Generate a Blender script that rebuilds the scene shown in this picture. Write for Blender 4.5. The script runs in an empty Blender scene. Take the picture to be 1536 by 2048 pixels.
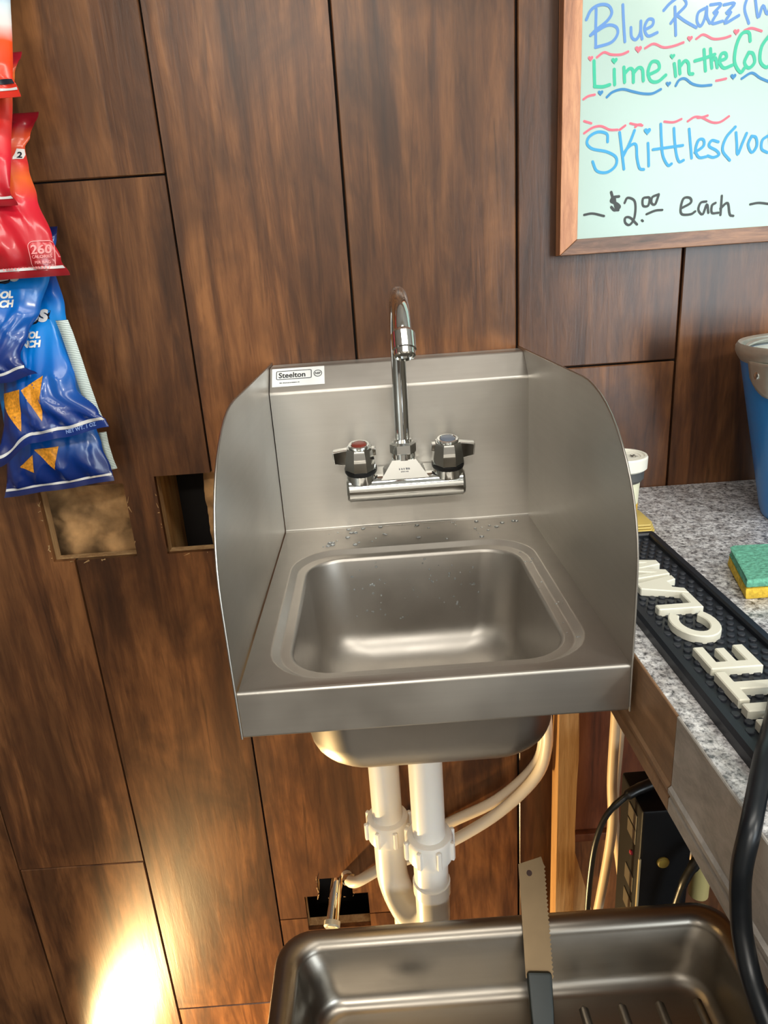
import bpy, bmesh, math, random
from mathutils import Vector, Matrix

# ------------------------------------------------------------------ camera, light, exposure
# Coordinates: metres. x right, y into the wall (wall face y = 0), z up; Z0 lifts the sink deck (z = 0 below) above the floor.
Z0 = 1.20
sc = bpy.context.scene
COL = sc.collection
cam_d = bpy.data.cameras.new('camera'); cam = bpy.data.objects.new('camera', cam_d); COL.objects.link(cam)
cam_d.sensor_fit = 'VERTICAL'; cam_d.sensor_height = 36.0; cam_d.lens = 1384.0 * 36.0 / 2048.0
cam_d.clip_start = 0.01
PITCH, ROLL, YAW = 0.3325, -0.0694, 0.0049
_f = Vector((math.sin(YAW)*math.cos(PITCH), math.cos(YAW)*math.cos(PITCH), -math.sin(PITCH)))
_r = Vector((math.cos(YAW), -math.sin(YAW), 0)); _u = _r.cross(_f)
R_ = math.cos(ROLL)*_r + math.sin(ROLL)*_u; U_ = -math.sin(ROLL)*_r + math.cos(ROLL)*_u
cam.matrix_world = Matrix(((R_.x, U_.x, -_f.x, 0.1204), (R_.y, U_.y, -_f.y, -0.874), (R_.z, U_.z, -_f.z, 0.2967 + Z0), (0, 0, 0, 1)))
sc.camera = cam
sc.view_settings.view_transform = 'Standard'; sc.view_settings.look = 'None'
sc.view_settings.exposure = -0.72; sc.view_settings.gamma = 1.0; sc.view_settings.use_curve_mapping = False

world = bpy.data.worlds.new('world'); sc.world = world; world.use_nodes = True
world.node_tree.nodes['Background'].inputs[0].default_value = (0.75, 0.88, 1.0, 1)
world.node_tree.nodes['Background'].inputs[1].default_value = 2.0

def area(name, loc, target, sx, sy, power, col):
    d = bpy.data.lights.new(name, 'AREA'); d.shape = 'RECTANGLE'; d.size = sx; d.size_y = sy; d.energy = power; d.color = col
    o = bpy.data.objects.new(name, d); COL.objects.link(o); o.location = (loc[0], loc[1], loc[2] + Z0)
    v = Vector(target) - Vector(loc)
    if abs(v.x)+abs(v.y) > 1e-6: o.rotation_euler = v.to_track_quat('-Z', 'Y').to_euler()   # else it faces straight down, long side along x
    return o

# the two ceiling fixtures, the window in the opposite wall, the work lamp low by the wall
area('ceiling_light_near', (0.35, -0.95, 1.46), (0.35, -0.95, 0), 1.2, 0.30, 20, (1.0, 0.95, 0.86))
area('ceiling_light_far', (-0.1, -2.9, 1.46), (-0.1, -2.9, 0), 1.2, 0.30, 75, (1.0, 0.95, 0.86))
area('window_daylight', (2.25, -3.55, 0.47), (2.25, 0, 0.47), 1.5, 1.5, 112, (0.84, 0.94, 1.0))
td = bpy.data.lights.new('added_wall_spot', 'SPOT'); td.energy = 120; td.color = (1.0, 0.93, 0.82); td.spot_size = math.radians(60); td.spot_blend = 1.0; td.shadow_soft_size = 0.14  # added spot without a fixture, brightens the upper wall and fades lower down
to = bpy.data.objects.new('added_wall_spot', td); COL.objects.link(to); to.location = (1.55, -2.1, 1.38 + Z0)
to.rotation_euler = (Vector((-0.20, 0, 0.42)) - Vector((1.55, -2.1, 1.38))).to_track_quat('-Z', 'Y').to_euler()
sd = bpy.data.lights.new('work_lamp', 'SPOT'); sd.energy = 190; sd.color = (1.0, 0.68, 0.30); sd.spot_size = math.radians(92); sd.spot_blend = 0.6; sd.shadow_soft_size = 0.03
so = bpy.data.objects.new('work_lamp', sd); COL.objects.link(so); so.location = (-0.525, -0.19, -1.188 + Z0)
so.rotation_euler = Vector((0.80, 0.20, 0.52)).to_track_quat('-Z', 'Y').to_euler()

# ------------------------------------------------------------------ helpers
def newmat(name):
    m = bpy.data.materials.new(name); m.use_nodes = True
    nt = m.node_tree; return m, nt, nt.nodes['Principled BSDF']
def lin(c):
    return tuple(((v/12.92) if v <= 0.04045 else ((v+0.055)/1.055)**2.4) for v in [x/255 for x in c]) + (1,)
def simple(name, rgb, rough=0.5, metal=0.0, spec=0.5, coat=0.0, noise=0.0, scale=60, bump=0.0, trans=0.0):
    m, nt, b = newmat(name); N = nt.nodes; L = nt.links
    c = lin(rgb); b.inputs['Base Color'].default_value = c
    b.inputs['Roughness'].default_value = rough; b.inputs['Metallic'].default_value = metal
    b.inputs['Specular IOR Level'].default_value = spec; b.inputs['Coat Weight'].default_value = coat; b.inputs['Coat Roughness'].default_value = 0.1
    if trans: b.inputs['Transmission Weight'].default_value = trans
    if noise or bump:
        tc = N.new('ShaderNodeTexCoord'); n = N.new('ShaderNodeTexNoise'); n.inputs['Scale'].default_value = scale; n.inputs['Detail'].default_value = 5
        L.new(tc.outputs['Object'], n.inputs['Vector'])
        if noise:
            r = N.new('ShaderNodeValToRGB'); e = r.color_ramp.elements
            e[0].position = 0.3; e[1].position = 0.7
            e[0].color = tuple(v*(1-noise) for v in c[:3])+(1,); e[1].color = tuple(min(1, v*(1+noise)) for v in c[:3])+(1,)
            L.new(n.outputs[0], r.inputs[0]); L.new(r.outputs[0], b.inputs['Base Color'])
        if bump:
            bp = N.new('ShaderNodeBump'); bp.inputs['Strength'].default_value = bump; bp.inputs['Distance'].default_value = 0.002
            L.new(n.outputs[0], bp.inputs['Height']); L.new(bp.outputs[0], b.inputs['Normal'])
    return m
def ramp(nt, stops, fac):
    r = nt.nodes.new('ShaderNodeValToRGB'); el = r.color_ramp.elements
    while len(el) < len(stops): el.new(0.5)
    for e, (p, c) in zip(el, stops): e.position = p; e.color = c if len(c) == 4 else tuple(c)+(1,)
    nt.links.new(fac, r.inputs[0]); return r
def mixc(nt, fac, a, b, mode='MIX'):
    m = nt.nodes.new('ShaderNodeMix'); m.data_type = 'RGBA'; m.blend_type = mode
    for sock, v in ((m.inputs[0], fac), (m.inputs[6], a), (m.inputs[7], b)):
        if hasattr(v, 'is_output'): nt.links.new(v, sock)
        else: sock.default_value = v
    return m.outputs[2]
def math_(nt, op, a, b=None):
    m = nt.nodes.new('ShaderNodeMath'); m.operation = op
    for i, v in enumerate((a, b)):
        if v is None: continue
        if hasattr(v, 'is_output'): nt.links.new(v, m.inputs[i])
        else: m.inputs[i].default_value = v
    return m.outputs[0]
def coords(nt, scale=(1, 1, 1), rnd=0.0, kind='Object'):
    tc = nt.nodes.new('ShaderNodeTexCoord'); mp = nt.nodes.new('ShaderNodeMapping'); mp.inputs['Scale'].default_value = scale
    v = tc.outputs[kind]
    if rnd:
        oi = nt.nodes.new('ShaderNodeObjectInfo'); va = nt.nodes.new('ShaderNodeVectorMath'); va.operation = 'ADD'
        cb = nt.nodes.new('ShaderNodeCombineXYZ')
        nt.links.new(math_(nt, 'MULTIPLY', oi.outputs['Random'], rnd), cb.inputs[0]); nt.links.new(math_(nt, 'MULTIPLY', oi.outputs['Random'], rnd*1.7), cb.inputs[2])
        nt.links.new(v, va.inputs[0]); nt.links.new(cb.outputs[0], va.inputs[1]); v = va.outputs[0]
    nt.links.new(v, mp.inputs[0]); return mp.outputs[0]
def noise(nt, vec, scale, detail=4, rough=0.55, dist=0.0):
    n = nt.nodes.new('ShaderNodeTexNoise'); n.inputs['Scale'].default_value = scale; n.inputs['Detail'].default_value = detail
    n.inputs['Roughness'].default_value = rough; n.inputs['Distortion'].default_value = dist
    nt.links.new(vec, n.inputs['Vector']); return n.outputs[0]
def bump(nt, bsdf, h, strength, dist=0.002):
    b = nt.nodes.new('ShaderNodeBump'); b.inputs['Strength'].default_value = strength; b.inputs['Distance'].default_value = dist
    nt.links.new(h, b.inputs['Height']); nt.links.new(b.outputs[0], bsdf.inputs['Normal'])

def wood(name, dark, mid, light, stretch=(1, 1, .13), rough=.36, rnd=7.0, scale=16, bmp=.25, blotch=True, spec=.5):
    m, nt, b = newmat(name)
    v = coords(nt, stretch, rnd)
    n1 = noise(nt, v, scale, 6, .62, 1.3)
    n2 = noise(nt, v, scale*6, 5, .7, .6)
    fac = math_(nt, 'ADD', math_(nt, 'MULTIPLY', n1, .68), math_(nt, 'MULTIPLY', n2, .32))
    r = ramp(nt, [(.34, dark), (.47, mid), (.60, light)], fac)
    col = r.outputs[0]
    if blotch:
        v2 = coords(nt, (1, 1, .45), rnd)
        n3 = noise(nt, v2, 11, 4, .6, .8)
        k = ramp(nt, [(.40, (0, 0, 0)), (.62, (1, 1, 1))], n3)
        col = mixc(nt, math_(nt, 'MULTIPLY', k.outputs[0], .62), col, tuple(x*.95 for x in dark[:3])+(1,))
        vs = coords(nt, (1, 1, .08), rnd)
        n4 = noise(nt, vs, 60, 3, .6, 1.0)
        k2 = ramp(nt, [(.60, (0, 0, 0)), (.72, (1, 1, 1))], n4)
        col = mixc(nt, math_(nt, 'MULTIPLY', k2.outputs[0], .5), col, tuple(x*.6 for x in dark[:3])+(1,))
    if rnd:
        oi = nt.nodes.new('ShaderNodeObjectInfo'); hv = nt.nodes.new('ShaderNodeHueSaturation'); nt.links.new(col, hv.inputs['Color'])
        nt.links.new(math_(nt, 'ADD', math_(nt, 'MULTIPLY', oi.outputs['Random'], .34), .80), hv.inputs['Value']); col = hv.outputs[0]
    nt.links.new(col, b.inputs['Base Color'])
    b.inputs['Roughness'].default_value = rough; b.inputs['Specular IOR Level'].default_value = spec
    bump(nt, b, fac, bmp, .003)
    return m

def to_origin(verts, org): return [(v[0]-org[0], v[1]-org[1], v[2]-org[2]) for v in verts]
ORG = {}
def link_mesh(name, me, parent, org):
    o = bpy.data.objects.new(name, me); COL.objects.link(o)
    if parent is None:
        o.location = (org[0], org[1], org[2]+Z0); ORG[o.name] = org
    else:
        o.parent = parent; ORG[o.name] = org
    return o
def part(name, geo, mat, parent=None, org=None, smooth=35, label=None):
    """geo = (verts, faces) in scene coordinates; one mesh object, child of parent when given"""
    verts, faces = geo
    if org is None: org = ORG[parent.name] if parent is not None else verts_base(verts)
    me = bpy.data.meshes.new(name); me.from_pydata(to_origin(verts, org), [], faces)
    bm = bmesh.new(); bm.from_mesh(me); bmesh.ops.recalc_face_normals(bm, faces=bm.faces); bm.to_mesh(me); bm.free()
    if mat is not None:
        for m in (mat if isinstance(mat, (list, tuple)) else [mat]): me.materials.append(m)
    if smooth:
        me.shade_smooth(); me.set_sharp_from_angle(angle=math.radians(smooth))
    o = link_mesh(name, me, parent, org)
    if smooth and smooth <= 35: weighted(o)
    if label: o['label'] = label
    return o
def weighted(o):
    m = o.modifiers.new('weighted_normals', 'WEIGHTED_NORMAL'); m.keep_sharp = True
def verts_base(vs):
    n = len(vs); return (sum(v[0] for v in vs)/n, sum(v[1] for v in vs)/n, min(v[2] for v in vs))
def tag(o, label, cat, group=None):
    o['label'] = label; o['category'] = cat
    if group: o['group'] = group
    return o
def thing(name, org, label, cat, group=None):
    o = bpy.data.objects.new(name, None); COL.objects.link(o); o.location = (org[0], org[1], org[2]+Z0); o.empty_display_size = .02
    ORG[o.name] = org; return tag(o, label, cat, group)
def join(*gs):
    V = []; F = []
    for v, f in gs:
        n = len(V); V += list(v); F += [tuple(i+n for i in q) for q in f]
    return V, F
def xf(g, M): return [tuple(M @ Vector(v)) for v in g[0]], g[1]
def box(x0, x1, y0, y1, z0, z1, bev=0.0, seg=2):
    bm = bmesh.new()
    vs = [bm.verts.new((x, y, z)) for x in (x0, x1) for y in (y0, y1) for z in (z0, z1)]
    for q in ((0, 1, 3, 2), (4, 6, 7, 5), (0, 4, 5, 1), (2, 3, 7, 6), (0, 2, 6, 4), (1, 5, 7, 3)): bm.faces.new([vs[i] for i in q])
    if bev: bmesh.ops.bevel(bm, geom=list(bm.edges), offset=bev, segments=seg, affect='EDGES', profile=.5)
    return frombm(bm)
def frombm(bm):
    bm.verts.index_update(); g = ([tuple(v.co) for v in bm.verts], [tuple(v.index for v in f.verts) for f in bm.faces]); bm.free(); return g
def catmull(pts, n=6):
    P = [Vector(p) for p in pts]; P = [2*P[0]-P[1]] + P + [2*P[-1]-P[-2]]; out = []
    for i in range(1, len(P)-2):
        for k in range(n):
            t = k/n; a, b, c, d = P[i-1], P[i], P[i+1], P[i+2]
            out.append(.5*((2*b)+(c-a)*t+(2*a-5*b+4*c-d)*t*t+(3*b-a-3*c+d)*t**3))
    out.append(P[-2]); return out
def tube(pts, r, n=12, caps=True, smooth=0):
    P = catmull(pts, smooth) if smooth else [Vector(p) for p in pts]
    rr = r if hasattr(r, '__len__') else [r]*len(P)
    if len(rr) != len(P): rr = [rr[min(len(rr)-1, int(i*len(rr)/len(P)))] for i in range(len(P))]
    V = []; F = []; up = None
    for i, p in enumerate(P):
        t = (P[min(i+1, len(P)-1)]-P[max(i-1, 0)]).normalized()
        if up is None: up = t.orthogonal().normalized()
        up = (up - t*up.dot(t)).normalized(); sd_ = t.cross(up)
        for k in range(n):
            a = 2*math.pi*k/n; V.append(tuple(p + rr[i]*(math.cos(a)*up+math.sin(a)*sd_)))
    for i in range(len(P)-1):
        for k in range(n): F.append((i*n+k, i*n+(k+1) % n, (i+1)*n+(k+1) % n, (i+1)*n+k))
    if caps: F.append(tuple(range(n))[::-1]); F.append(tuple((len(P)-1)*n+k for k in range(n)))
    return V, F
def lathe(prof, c, n=32, axis='Z', caps=True, ph=0.0):
    """prof: list of (r, h) along the axis from c"""
    V = []; F = []
    for r, h in prof:
        for k in range(n):
            a = 2*math.pi*k/n+ph; x, y = r*math.cos(a), r*math.sin(a)
            p = {'Z': (x, y, h), 'Y': (x, h, y), 'X': (h, x, y)}[axis]
            V.append((c[0]+p[0], c[1]+p[1], c[2]+p[2]))
    for i in range(len(prof)-1):
        for k in range(n): F.append((i*n+k, i*n+(k+1) % n, (i+1)*n+(k+1) % n, (i+1)*n+k))
    if caps: F.append(tuple(range(n))[::-1]); F.append(tuple((len(prof)-1)*n+k for k in range(n)))
    return V, F
def along(g, a, b):
    """move geometry built up the z axis from the origin so that +z runs from a towards b"""
    d = (Vector(b)-Vector(a)).normalized(); M = Matrix.Translation(Vector(a)) @ d.to_track_quat('Z', 'Y').to_matrix().to_4x4(); return xf(g, M)
def prism(poly, axis, a, b):
    """poly: 2D points; extruded along axis from a to b. axis X: (y,z); Y: (x,z); Z: (x,y)"""
    def P(p, t): return {'X': (t, p[0], p[1]), 'Y': (p[0], t, p[1]), 'Z': (p[0], p[1], t)}[axis]
    n = len(poly); V = [P(p, a) for p in poly]+[P(p, b) for p in poly]
    F = [tuple(range(n)), tuple(range(2*n-1, n-1, -1))]+[(i, (i+1) % n, n+(i+1) % n, n+i) for i in range(n)]
    return V, F
def bev_prism(poly, axis, a, b, w, seg=2, ang=30):
    bm = bmesh.new(); V, F = prism(poly, axis, a, b); vs = [bm.verts.new(v) for v in V]
    for f in F: bm.faces.new([vs[i] for i in f])
    bmesh.ops.recalc_face_normals(bm, faces=bm.faces)
    ed = [e for e in bm.edges if e.calc_face_angle(0) > math.radians(ang)]
    bmesh.ops.bevel(bm, geom=ed, offset=w, segments=seg, affect='EDGES', profile=.5); return frombm(bm)
def rrect(cx, cy, hx, hy, r, z, n=8):
    out = []
    for k, (sx, sy) in enumerate(((1, 1), (-1, 1), (-1, -1), (1, -1))):
        for i in range(n+1):
            a = math.pi/2*(k+i/n); out.append((cx+sx*(hx-r)+r*math.cos(a), cy+sy*(hy-r)+r*math.sin(a), z))
    return out
def loft(loops, cap0=False, cap1=False):
    n = len(loops[0]); V = [p for l in loops for p in l]; F = []
    for i in range(len(loops)-1):
        for k in range(n): F.append((i*n+k, i*n+(k+1) % n, (i+1)*n+(k+1) % n, (i+1)*n+k))
    if cap0: F.append(tuple(range(n))[::-1])
    if cap1: F.append(tuple((len(loops)-1)*n+k for k in range(n)))
    return V, F
def thicken(o, t, off=-1.0):
    had = 'weighted_normals' in o.modifiers
    if had: o.modifiers.remove(o.modifiers['weighted_normals'])
    m = o.modifiers.new('thickness', 'SOLIDIFY'); m.thickness = t; m.offset = off
    if had: weighted(o)
    return o
def sheet(profile, x0, x1, axis='X'):
    """open polyline (y,z) swept in x"""
    n = len(profile); V = [(x0, p[0], p[1]) for p in profile]+[(x1, p[0], p[1]) for p in profile]
    return V, [(i, i+1, n+i+1, n+i) for i in range(n-1)]
def fillet(pts, r, n=5):
    out = [pts[0]]
    for i in range(1, len(pts)-1):
        a, b, c = Vector(pts[i-1]), Vector(pts[i]), Vector(pts[i+1]); u = (a-b).normalized(); v = (c-b).normalized()
        p, q = b+u*r, b+v*r
        for k in range(n+1):
            t = k/n; out.append(tuple((1-t)**2*p+2*t*(1-t)*b+t*t*q))
    out.append(pts[-1]); return out
_font = {}
def text_geo(s, size, bold=0.0, align='LEFT', shear=0.0, ext=0.0, space=1.0):
    """text as (verts, faces) in its own x,y plane"""
    c = bpy.data.curves.new('t', 'FONT'); c.body = s; c.size = size; c.align_x = align; c.offset = bold; c.shear = shear; c.extrude = ext; c.resolution_u = 3; c.space_character = space
    o = bpy.data.objects.new('t', c); COL.objects.link(o); dg = bpy.context.evaluated_depsgraph_get(); dg.update()
    me = bpy.data.meshes.new_from_object(o.evaluated_get(dg)); g = ([tuple(v.co) for v in me.vertices], [tuple(p.vertices) for p in me.polygons])
    bpy.data.objects.remove(o); bpy.data.curves.remove(c); bpy.data.meshes.remove(me); return g
def print_row(n, length, h, seed=0):
    """a row of short marks: print too small to read, in its own x,y plane"""
    rg = random.Random(seed); V = []; F = []; x = 0; step = length/n
    for i in range(n):
        w = step*rg.uniform(.45, .85); k = len(V); V += [(x, 0, 0), (x+w, 0, 0), (x+w, h*rg.uniform(.7, 1), 0), (x, h, 0)]; F.append((k, k+1, k+2, k+3)); x += step
    return V, F
def ribbon(pts, w, y, t=.0003):
    """flat pen stroke in an x,z plane at depth y"""
    P = catmull([(p[0], 0, p[1]) for p in pts], 5); V = []; F = []
    for i, p in enumerate(P):
        d = (P[min(i+1, len(P)-1)]-P[max(i-1, 0)]); d = d.normalized() if d.length > 1e-9 else Vector((1, 0, 0)); nn = Vector((-d.z, 0, d.x))*w/2
        for q in (p+nn, p-nn): V.append((q.x, y-i*3e-6, q.z))
    F = [(2*i, 2*i+1, 2*i+3, 2*i+2) for i in range(len(P)-1)]
    for e, s in ((0, -1), (len(P)-1, 1)):               # round pen ends
        p = P[e]; a, b_ = Vector(V[2*e]), Vector(V[2*e+1]); k0 = len(V); h = (a-b_)/2; o_ = Vector((h.z, 0, -h.x))*s
        V += [tuple(Vector((p.x, a.y, p.z))+h*math.cos(t*math.pi/6)+o_*math.sin(t*math.pi/6)) for t in range(1, 6)]; F.append((2*e,)+tuple(range(k0, k0+5))+(2*e+1,))
    return V, F

# ------------------------------------------------------------------ materials
M_plank = wood('dark_plank_wood', (.042, .019, .011, 1), (.126, .050, .020, 1), (.262, .110, .040, 1), stretch=(1, 1, .10), rough=.30, scale=15, bmp=.18, spec=.42)
M_frame = wood('stained_frame_wood', (.17, .07, .035, 1), (.42, .18, .09, 1), (.62, .30, .15, 1), rough=.45, blotch=False, scale=30)
M_frame_h = wood('stained_frame_wood_lying_sheen', (.08, .048, .03, 1), (.23, .115, .07, 1), (.45, .23, .125, 1), stretch=(.13, 1, 1), rough=.4, blotch=False, scale=30)  # greyer than the uprights: sheen on the lying rails put into the colour
M_raw = wood('raw_sheathing_wood', (.28, .15, .06, 1), (.42, .25, .11, 1), (.58, .38, .18, 1), rough=.8, blotch=False, scale=40)
M_pine = wood('raw_pine', (.30, .13, .04, 1), (.52, .27, .09, 1), (.66, .38, .15, 1), stretch=(1, 1, .06), rough=.6, blotch=False, scale=60)
M_redpanel = wood('red_brown_panel', (.08, .024, .011, 1), (.18, .052, .02, 1), (.26, .088, .034, 1), rough=.5, blotch=False)
M_edge = wood('counter_edge_wood', (.17, .098, .052, 1), (.39, .22, .115, 1), (.55, .34, .19, 1), stretch=(1, .13, 1), rough=.4, blotch=True)
M_edge_grey = wood('counter_edge_grey', (.25, .24, .22, 1), (.35, .33, .305, 1), (.44, .415, .385, 1), stretch=(1, .5, 1), rough=.45, blotch=False, scale=40)  # grey tone for the stretch of edge nearer the camera
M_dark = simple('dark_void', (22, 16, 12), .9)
def steel(name, base, rough, stretch, bmp=.03, tan=(0, 0, 1), aniso=.75):
    m, nt, b = newmat(name)
    if aniso:
        cb = nt.nodes.new('ShaderNodeCombineXYZ'); nt.links.new(cb.outputs[0], b.inputs['Tangent']); b.inputs['Anisotropic'].default_value = aniso
        for i in range(3): cb.inputs[i].default_value = tan[i]
    b.inputs['Metallic'].default_value = 1
    v = coords(nt, stretch); n = noise(nt, v, 220, 4, .6)
    r = ramp(nt, [(.3, tuple(x*.975 for x in base)), (.7, tuple(min(1, x*1.02) for x in base))], n); nt.links.new(r.outputs[0], b.inputs['Base Color'])
    v2 = coords(nt, (1, 1, 1)); n2 = noise(nt, v2, 9, 3)
    rr = ramp(nt, [(.3, (rough*.85,)*3), (.7, (rough*1.2,)*3)], n2); nt.links.new(rr.outputs[0], b.inputs['Roughness'])
    bump(nt, b, n, bmp, .001); return m
M_steel = steel('brushed_steel', (.50, .478, .44), .36, (.03, 1, 1), aniso=.72)
M_steel_side = steel('brushed_steel_side', (.50, .483, .445), .36, (1, .03, 1), .004, aniso=.6)
M_steel_bowl = steel('drawn_steel_bowl', (.47, .44, .40), .42, (.3, .3, .3), .01, aniso=0)
M_tray = steel('worn_steel_tray', (.31, .28, .24), .36, (.05, 1, 1), .03, aniso=0)
M_chrome = simple('chrome', (232, 234, 232), .06, 1.0)
M_blackrub = simple('black_rubber', (16, 17, 19), .45)
M_clearcap = simple('clear_button', (225, 228, 226), .05, 0, .6, 1.0, trans=.0)
M_redindex = simple('red_index', (128, 52, 42), .3)
M_blueindex = simple('blue_index', (112, 122, 138), .3)
M_white = simple('white_sticker', (250, 252, 250), .4)
M_ink = simple('black_ink', (26, 27, 28), .5)
M_greyink = simple('grey_ink', (120, 122, 124), .5)
M_pvc = simple('white_pvc', (244, 242, 236), .28, 0, .5)
M_pvc.node_tree.nodes['Principled BSDF'].inputs['Subsurface Weight'].default_value = .15
M_pvc.node_tree.nodes['Principled BSDF'].inputs['Subsurface Radius'].default_value = (.01, .008, .006)
M_hose = simple('white_tubing', (238, 226, 206), .4)
M_cord_white = simple('cream_cord', (222, 196, 160), .5)
M_black = simple('black_plastic', (9, 10, 13), .5, 0, .25)
M_cordblack = simple('black_cord', (22, 22, 22), .35)

# ------------------------------------------------------------------ setting
FL = -Z0; CE = 1.50; XL, XR, YF = -2.4, 3.2, -3.6
HOLES = [(-.325, -.212, -.043, .060), (-.171, -.040, -.043, .066), (-.026, .030, -.668, -.628), (-.050, .055, -.737, -.664)]
def struct(o): o['kind'] = 'structure'; return o
def holed(x0, x1, z0, z1, y0, y1, holes):
    hs = [h for h in holes if h[0] < x1 and h[1] > x0 and h[2] < z1 and h[3] > z0]
    xs = sorted({x0, x1, *[min(max(v, x0), x1) for h in hs for v in h[:2]]}); zs = sorted({z0, z1, *[min(max(v, z0), z1) for h in hs for v in h[2:]]})
    solid = lambda i, k: 0 <= i < len(xs)-1 and 0 <= k < len(zs)-1 and not any(h[0] < (xs[i]+xs[i+1])/2 < h[1] and h[2] < (zs[k]+zs[k+1])/2 < h[3] for h in hs)
    V = []; F = []
    def quad(*p): n = len(V); V.extend(p); F.append((n, n+1, n+2, n+3))
    for i in range(len(xs)-1):
        for k in range(len(zs)-1):
            if not solid(i, k): continue
            a, b, c, d = xs[i], xs[i+1], zs[k], zs[k+1]
            quad((a, y0, c), (b, y0, c), (b, y0, d), (a, y0, d)); quad((a, y1, c), (a, y1, d), (b, y1, d), (b, y1, c))
            if not solid(i-1, k): quad((a, y0, c), (a, y0, d), (a, y1, d), (a, y1, c))
            if not solid(i+1, k): quad((b, y0, c), (b, y1, c), (b, y1, d), (b, y0, d))
            if not solid(i, k-1): quad((a, y0, c), (a, y1, c), (b, y1, c), (b, y0, c))
            if not solid(i, k+1): quad((a, y0, d), (b, y0, d), (b, y1, d), (a, y1, d))
    bm = bmesh.new(); vs = [bm.verts.new(v) for v in V]
    for f in F: bm.faces.new([vs[i] for i in f])
    bmesh.ops.remove_doubles(bm, verts=bm.verts, dist=1e-5); return frombm(bm)

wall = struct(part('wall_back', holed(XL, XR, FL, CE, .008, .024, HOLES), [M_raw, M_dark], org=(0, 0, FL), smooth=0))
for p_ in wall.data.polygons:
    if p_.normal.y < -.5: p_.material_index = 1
S0, PW, PL, GAP = -.0961, .2, 1.316, .0014
PHASE = {-1: .418, -2: -.565, 0: -.710, 1: -.050, 2: .169, 3: .450}
random.seed(4)
shared = {}
for k in range(-11, 16):
    x0, x1 = S0+k*PW, S0+(k+1)*PW
    if x1 > XR or x0 < XL: continue
    j = PHASE.get(k, random.uniform(-.6, .7)); cuts = [FL]+[c for c in (j-2*PL, j-PL, j, j+PL) if FL+.05 < c < CE-.05]+[CE]
    for a, b in zip(cuts, cuts[1:]):
        if any(h[0] < x1 and h[1] > x0 and h[2] < b and h[3] > a for h in HOLES):
            part('plank', holed(x0+GAP, x1-GAP, a+GAP*.8, b-GAP*.8, 0, .0085, HOLES), M_plank, wall, smooth=0)
        else:
            key = round(b-a, 3)
            if key not in shared:
                g = box(GAP, PW-GAP, 0, .0085, GAP*.8, b-a-GAP*.8, .0012, 1)
                o = part('plank', g, M_plank, wall, org=(0, 0, 0)); shared[key] = o.data
            else:
                o = bpy.data.objects.new('plank', shared[key]); COL.objects.link(o); o.parent = wall; weighted(o)
            o.location = (x0, 0, a-FL)
# the cavity behind the cut holes: dark backing, a stud and loose insulation
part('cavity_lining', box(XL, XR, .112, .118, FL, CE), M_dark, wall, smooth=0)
part('stud', box(-.205, -.175, .026, .11, FL, CE), M_pine, wall, smooth=0)
M_insul = simple('tan_insulation', (178, 138, 92), .95, noise=.62, scale=24, bump=1.0)
def lumps(x0, x1, z0, z1, y0, depth, seed):
    random.seed(seed); cs = [(random.uniform(x0, x1), random.uniform(z0, z1), random.uniform(.012, .032), random.uniform(.3, 1)) for _ in range(26)]
    n = 36; V = []; F = []
    for i in range(n+1):
        for k in range(n+1):
            x = x0+(x1-x0)*i/n; z = z0+(z1-z0)*k/n; h = sum(w*math.exp(-((x-cx)**2+(z-cz)**2)/s**2) for cx, cz, s, w in cs)
            h = h*.4+.12*math.sin(x*190+3*math.sin(z*120))*math.sin(z*160+2*math.sin(x*90)); V.append((x, y0-depth*h, z))
    for i in range(n):
        for k in range(n): a = i*(n+1)+k; F.append((a, a+n+1, a+n+2, a+1))
    return V, F
for args in ((-.352, -.200, -.06, .075, .062, .022, 3), (-.120, -.02, -.07, .08, .058, .020, 8)):
    o = part('insulation', lumps(*args), M_insul, wall, smooth=80); o['kind'] = 'stuff'
# pale torn splinters at the cut edges
sp = []
random.seed(9)
for hx0, hx1, hz0, hz1 in HOLES[:3]:
    for _ in range(16):
        e = random.choice('lrb'); l = random.uniform(.003, .011); s = random.uniform(.0006, .0014)
        x = {'l': hx0-.001, 'r': hx1+.001, 'b': random.uniform(hx0, hx1)}[e]; z = hz0-.001 if e == 'b' else random.uniform(hz0, hz1)
        d = (random.uniform(-.5, .5)*l, random.uniform(-1, 1)*l) if e != 'b' else (random.uniform(-1, 1)*l, random.uniform(-.3, .3)*l)
        sp.append(tube([(x, -.0004, z), (x+d[0], -.002, z+d[1])], [s, s*.3], 5))
o = part('splinters', join(*sp), M_raw, wall, smooth=0); o['kind'] = 'stuff'

def wallmat(n, c): return simple(n, c, .8, noise=.08, scale=3)
struct(part('floor', box(XL, XR, YF, .12, FL-.05, FL), simple('brown_floor', (58, 50, 44), .5, noise=.2, scale=5), org=(0, -1, FL-.05), smooth=0))
struct(part('ceiling', box(XL, XR, YF, .12, CE, CE+.05), wallmat('ceiling_paint', (236, 234, 228)), org=(0, -1, CE), smooth=0))
struct(part('wall_left', box(XL-.08, XL, YF, .12, FL, CE), wallmat('left_paint', (190, 180, 166)), org=(XL, -1, FL), smooth=0))
struct(part('wall_right', box(XR, XR+.08, YF, .12, FL, CE), wallmat('right_paint', (214, 212, 206)), org=(XR, -1, FL), smooth=0))
W0, W1, WZ0, WZ1 = 1.5, 3.0, -.28, 1.22
struct(part('wall_front', holed(XL, XR, FL, CE, YF-.08, YF, [(W0, W1, WZ0, WZ1)]), wallmat('front_paint', (232, 228, 222)), org=(0, YF, FL), smooth=0))
M_trimw = simple('white_trim', (225, 225, 220), .5)
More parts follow.
